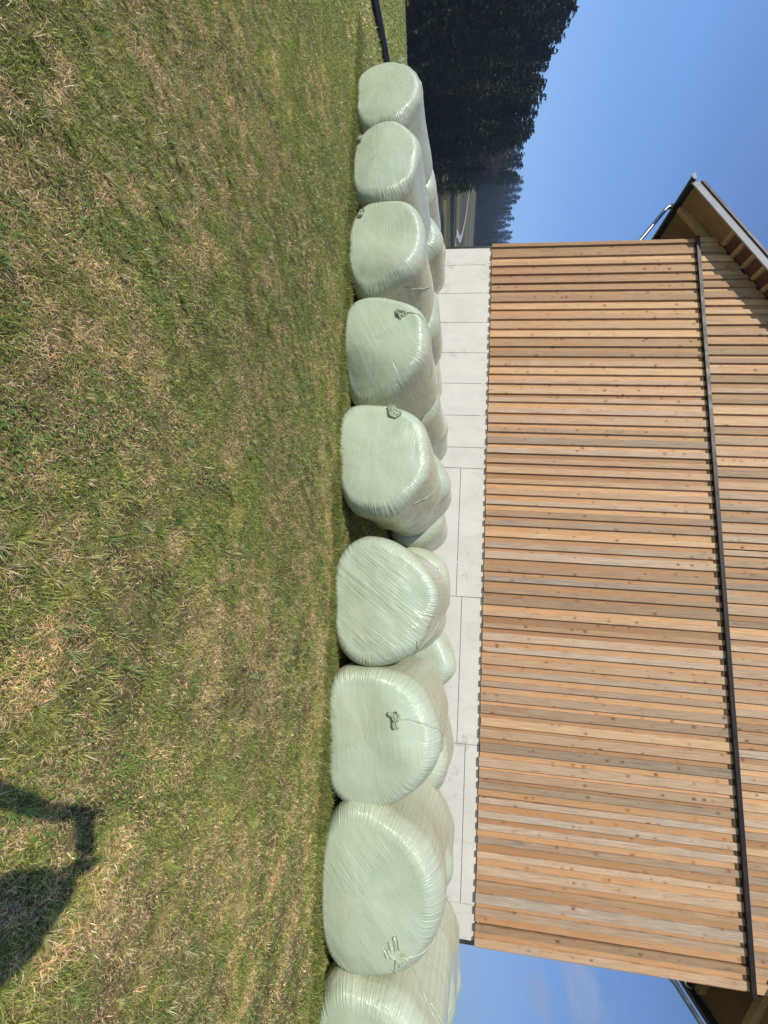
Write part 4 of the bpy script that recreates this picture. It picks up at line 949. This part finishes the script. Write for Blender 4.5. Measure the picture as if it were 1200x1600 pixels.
# clothing shells a little outside the body
def cloth(name,keys,mat,grow):
    vs=[];es=[];rs=[];mp={}
    for i in keys: mp[i]=len(vs); vs.append(V[i]); r=rad[i]; rs.append((r[0]+grow,r[1]+grow) if isinstance(r,tuple) else r+grow)
    for a,b in E:
        if a in mp and b in mp: es.append((mp[a],mp[b]))
    return skinned(name,vs,es,rs,mat,person)
nb=8
cloth('jacket',[0,1,2,3]+list(range(8,12))+list(range(13,17)),M_jacket,.016)
cloth('trousers',[0]+[18,19,20]+[23,24,25],M_trouser,.014)
for st,nm in ((20,'boot'),(25,'boot')): cloth(nm,[st,st+1,st+2],M_boot,.016)
hc=1.655*K+gz_; hf=pf+.09
hv=[fr(hf-.065,OX,hc-.08),fr(hf-.055,OX,hc+.01),fr(hf-.02,OX,hc+.075),fr(hf+.04,OX,hc+.075)]
skinned('hair',hv,[(0,1),(1,2),(2,3)],[(.06,.055),(.088,.075),(.082,.06),(.055,.03)],M_hair,person,1)
def ball(name,c,r,mat,parent,sc_=(1,1,1)):
    bm=bmesh.new(); bmesh.ops.create_uvsphere(bm,u_segments=16,v_segments=10,radius=r); 
    for v in bm.verts: v.co=Vector((v.co.x*sc_[0],v.co.y*sc_[1],v.co.z*sc_[2]))+c
    me=bpy.data.meshes.new(name); bm.to_mesh(me); bm.free(); me.materials.append(mat); o=bpy.data.objects.new(name,me); col.objects.link(o); o.parent=parent
    for p in me.polygons: p.use_smooth=True
    return o
M_eye=plain('eye',(.75,.73,.7),.2,.5,0,.02)
for s in (-1,1):
    ball('eye',fr(hf+.078,OX+s*.032,hc-.02),.013,M_eye,person)
    ball('ear',fr(hf-.01,OX+s*.088,hc-.04),.03,M_skin,person,(.5,.5,1))
ball('nose',fr(hf+.098,OX,hc-.05),.019,M_skin,person,(.8,.8,1.4)); ball('mouth',fr(hf+.083,OX,hc-.09),.022,plain('lips',(.42,.19,.16),.45,.4,0,.05),person,(1,.5,.35))
# phone, held level in both hands; the lens looks at the barn
def rot_basis(): return cr,cu,FW
ph_=empty('phone',(0,0,EYE)); tag(ph_,'dark phone held sideways in both hands of the photographer','phone')
B=Matrix((Vector(cr),Vector(cu),Vector(FW))).transposed().to_4x4()
def pbox(x0,x1,y0,y1,z0,z1,bev):
    bm=bmesh.new(); bmesh.ops.create_cube(bm,size=1)
    for v in bm.verts: v.co=Vector(((x0+x1)/2+v.co.x*(x1-x0),(y0+y1)/2+v.co.y*(y1-y0),(z0+z1)/2+v.co.z*(z1-z0)))
    bmesh.ops.bevel(bm,geom=bm.edges[:],offset=bev,segments=3,affect='EDGES'); me=bpy.data.meshes.new('m'); bm.to_mesh(me); bm.free(); return me
def padd(name,me,mat,parent=ph_):
    me.name=name; me.materials.append(mat); me.transform(B); o=bpy.data.objects.new(name,me); col.objects.link(o); o.parent=parent; return o
padd('phone_body',pbox(-.130,.020,-.058,.017,-.0175,-.0095,.003),M_phone)
padd('phone_screen',pbox(-.127,.017,-.055,.014,-.0182,-.0174,.0002),M_glass)
padd('lens_plate',pbox(-.012,.014,-.022,.012,-.0096,-.0075,.001),M_glass)
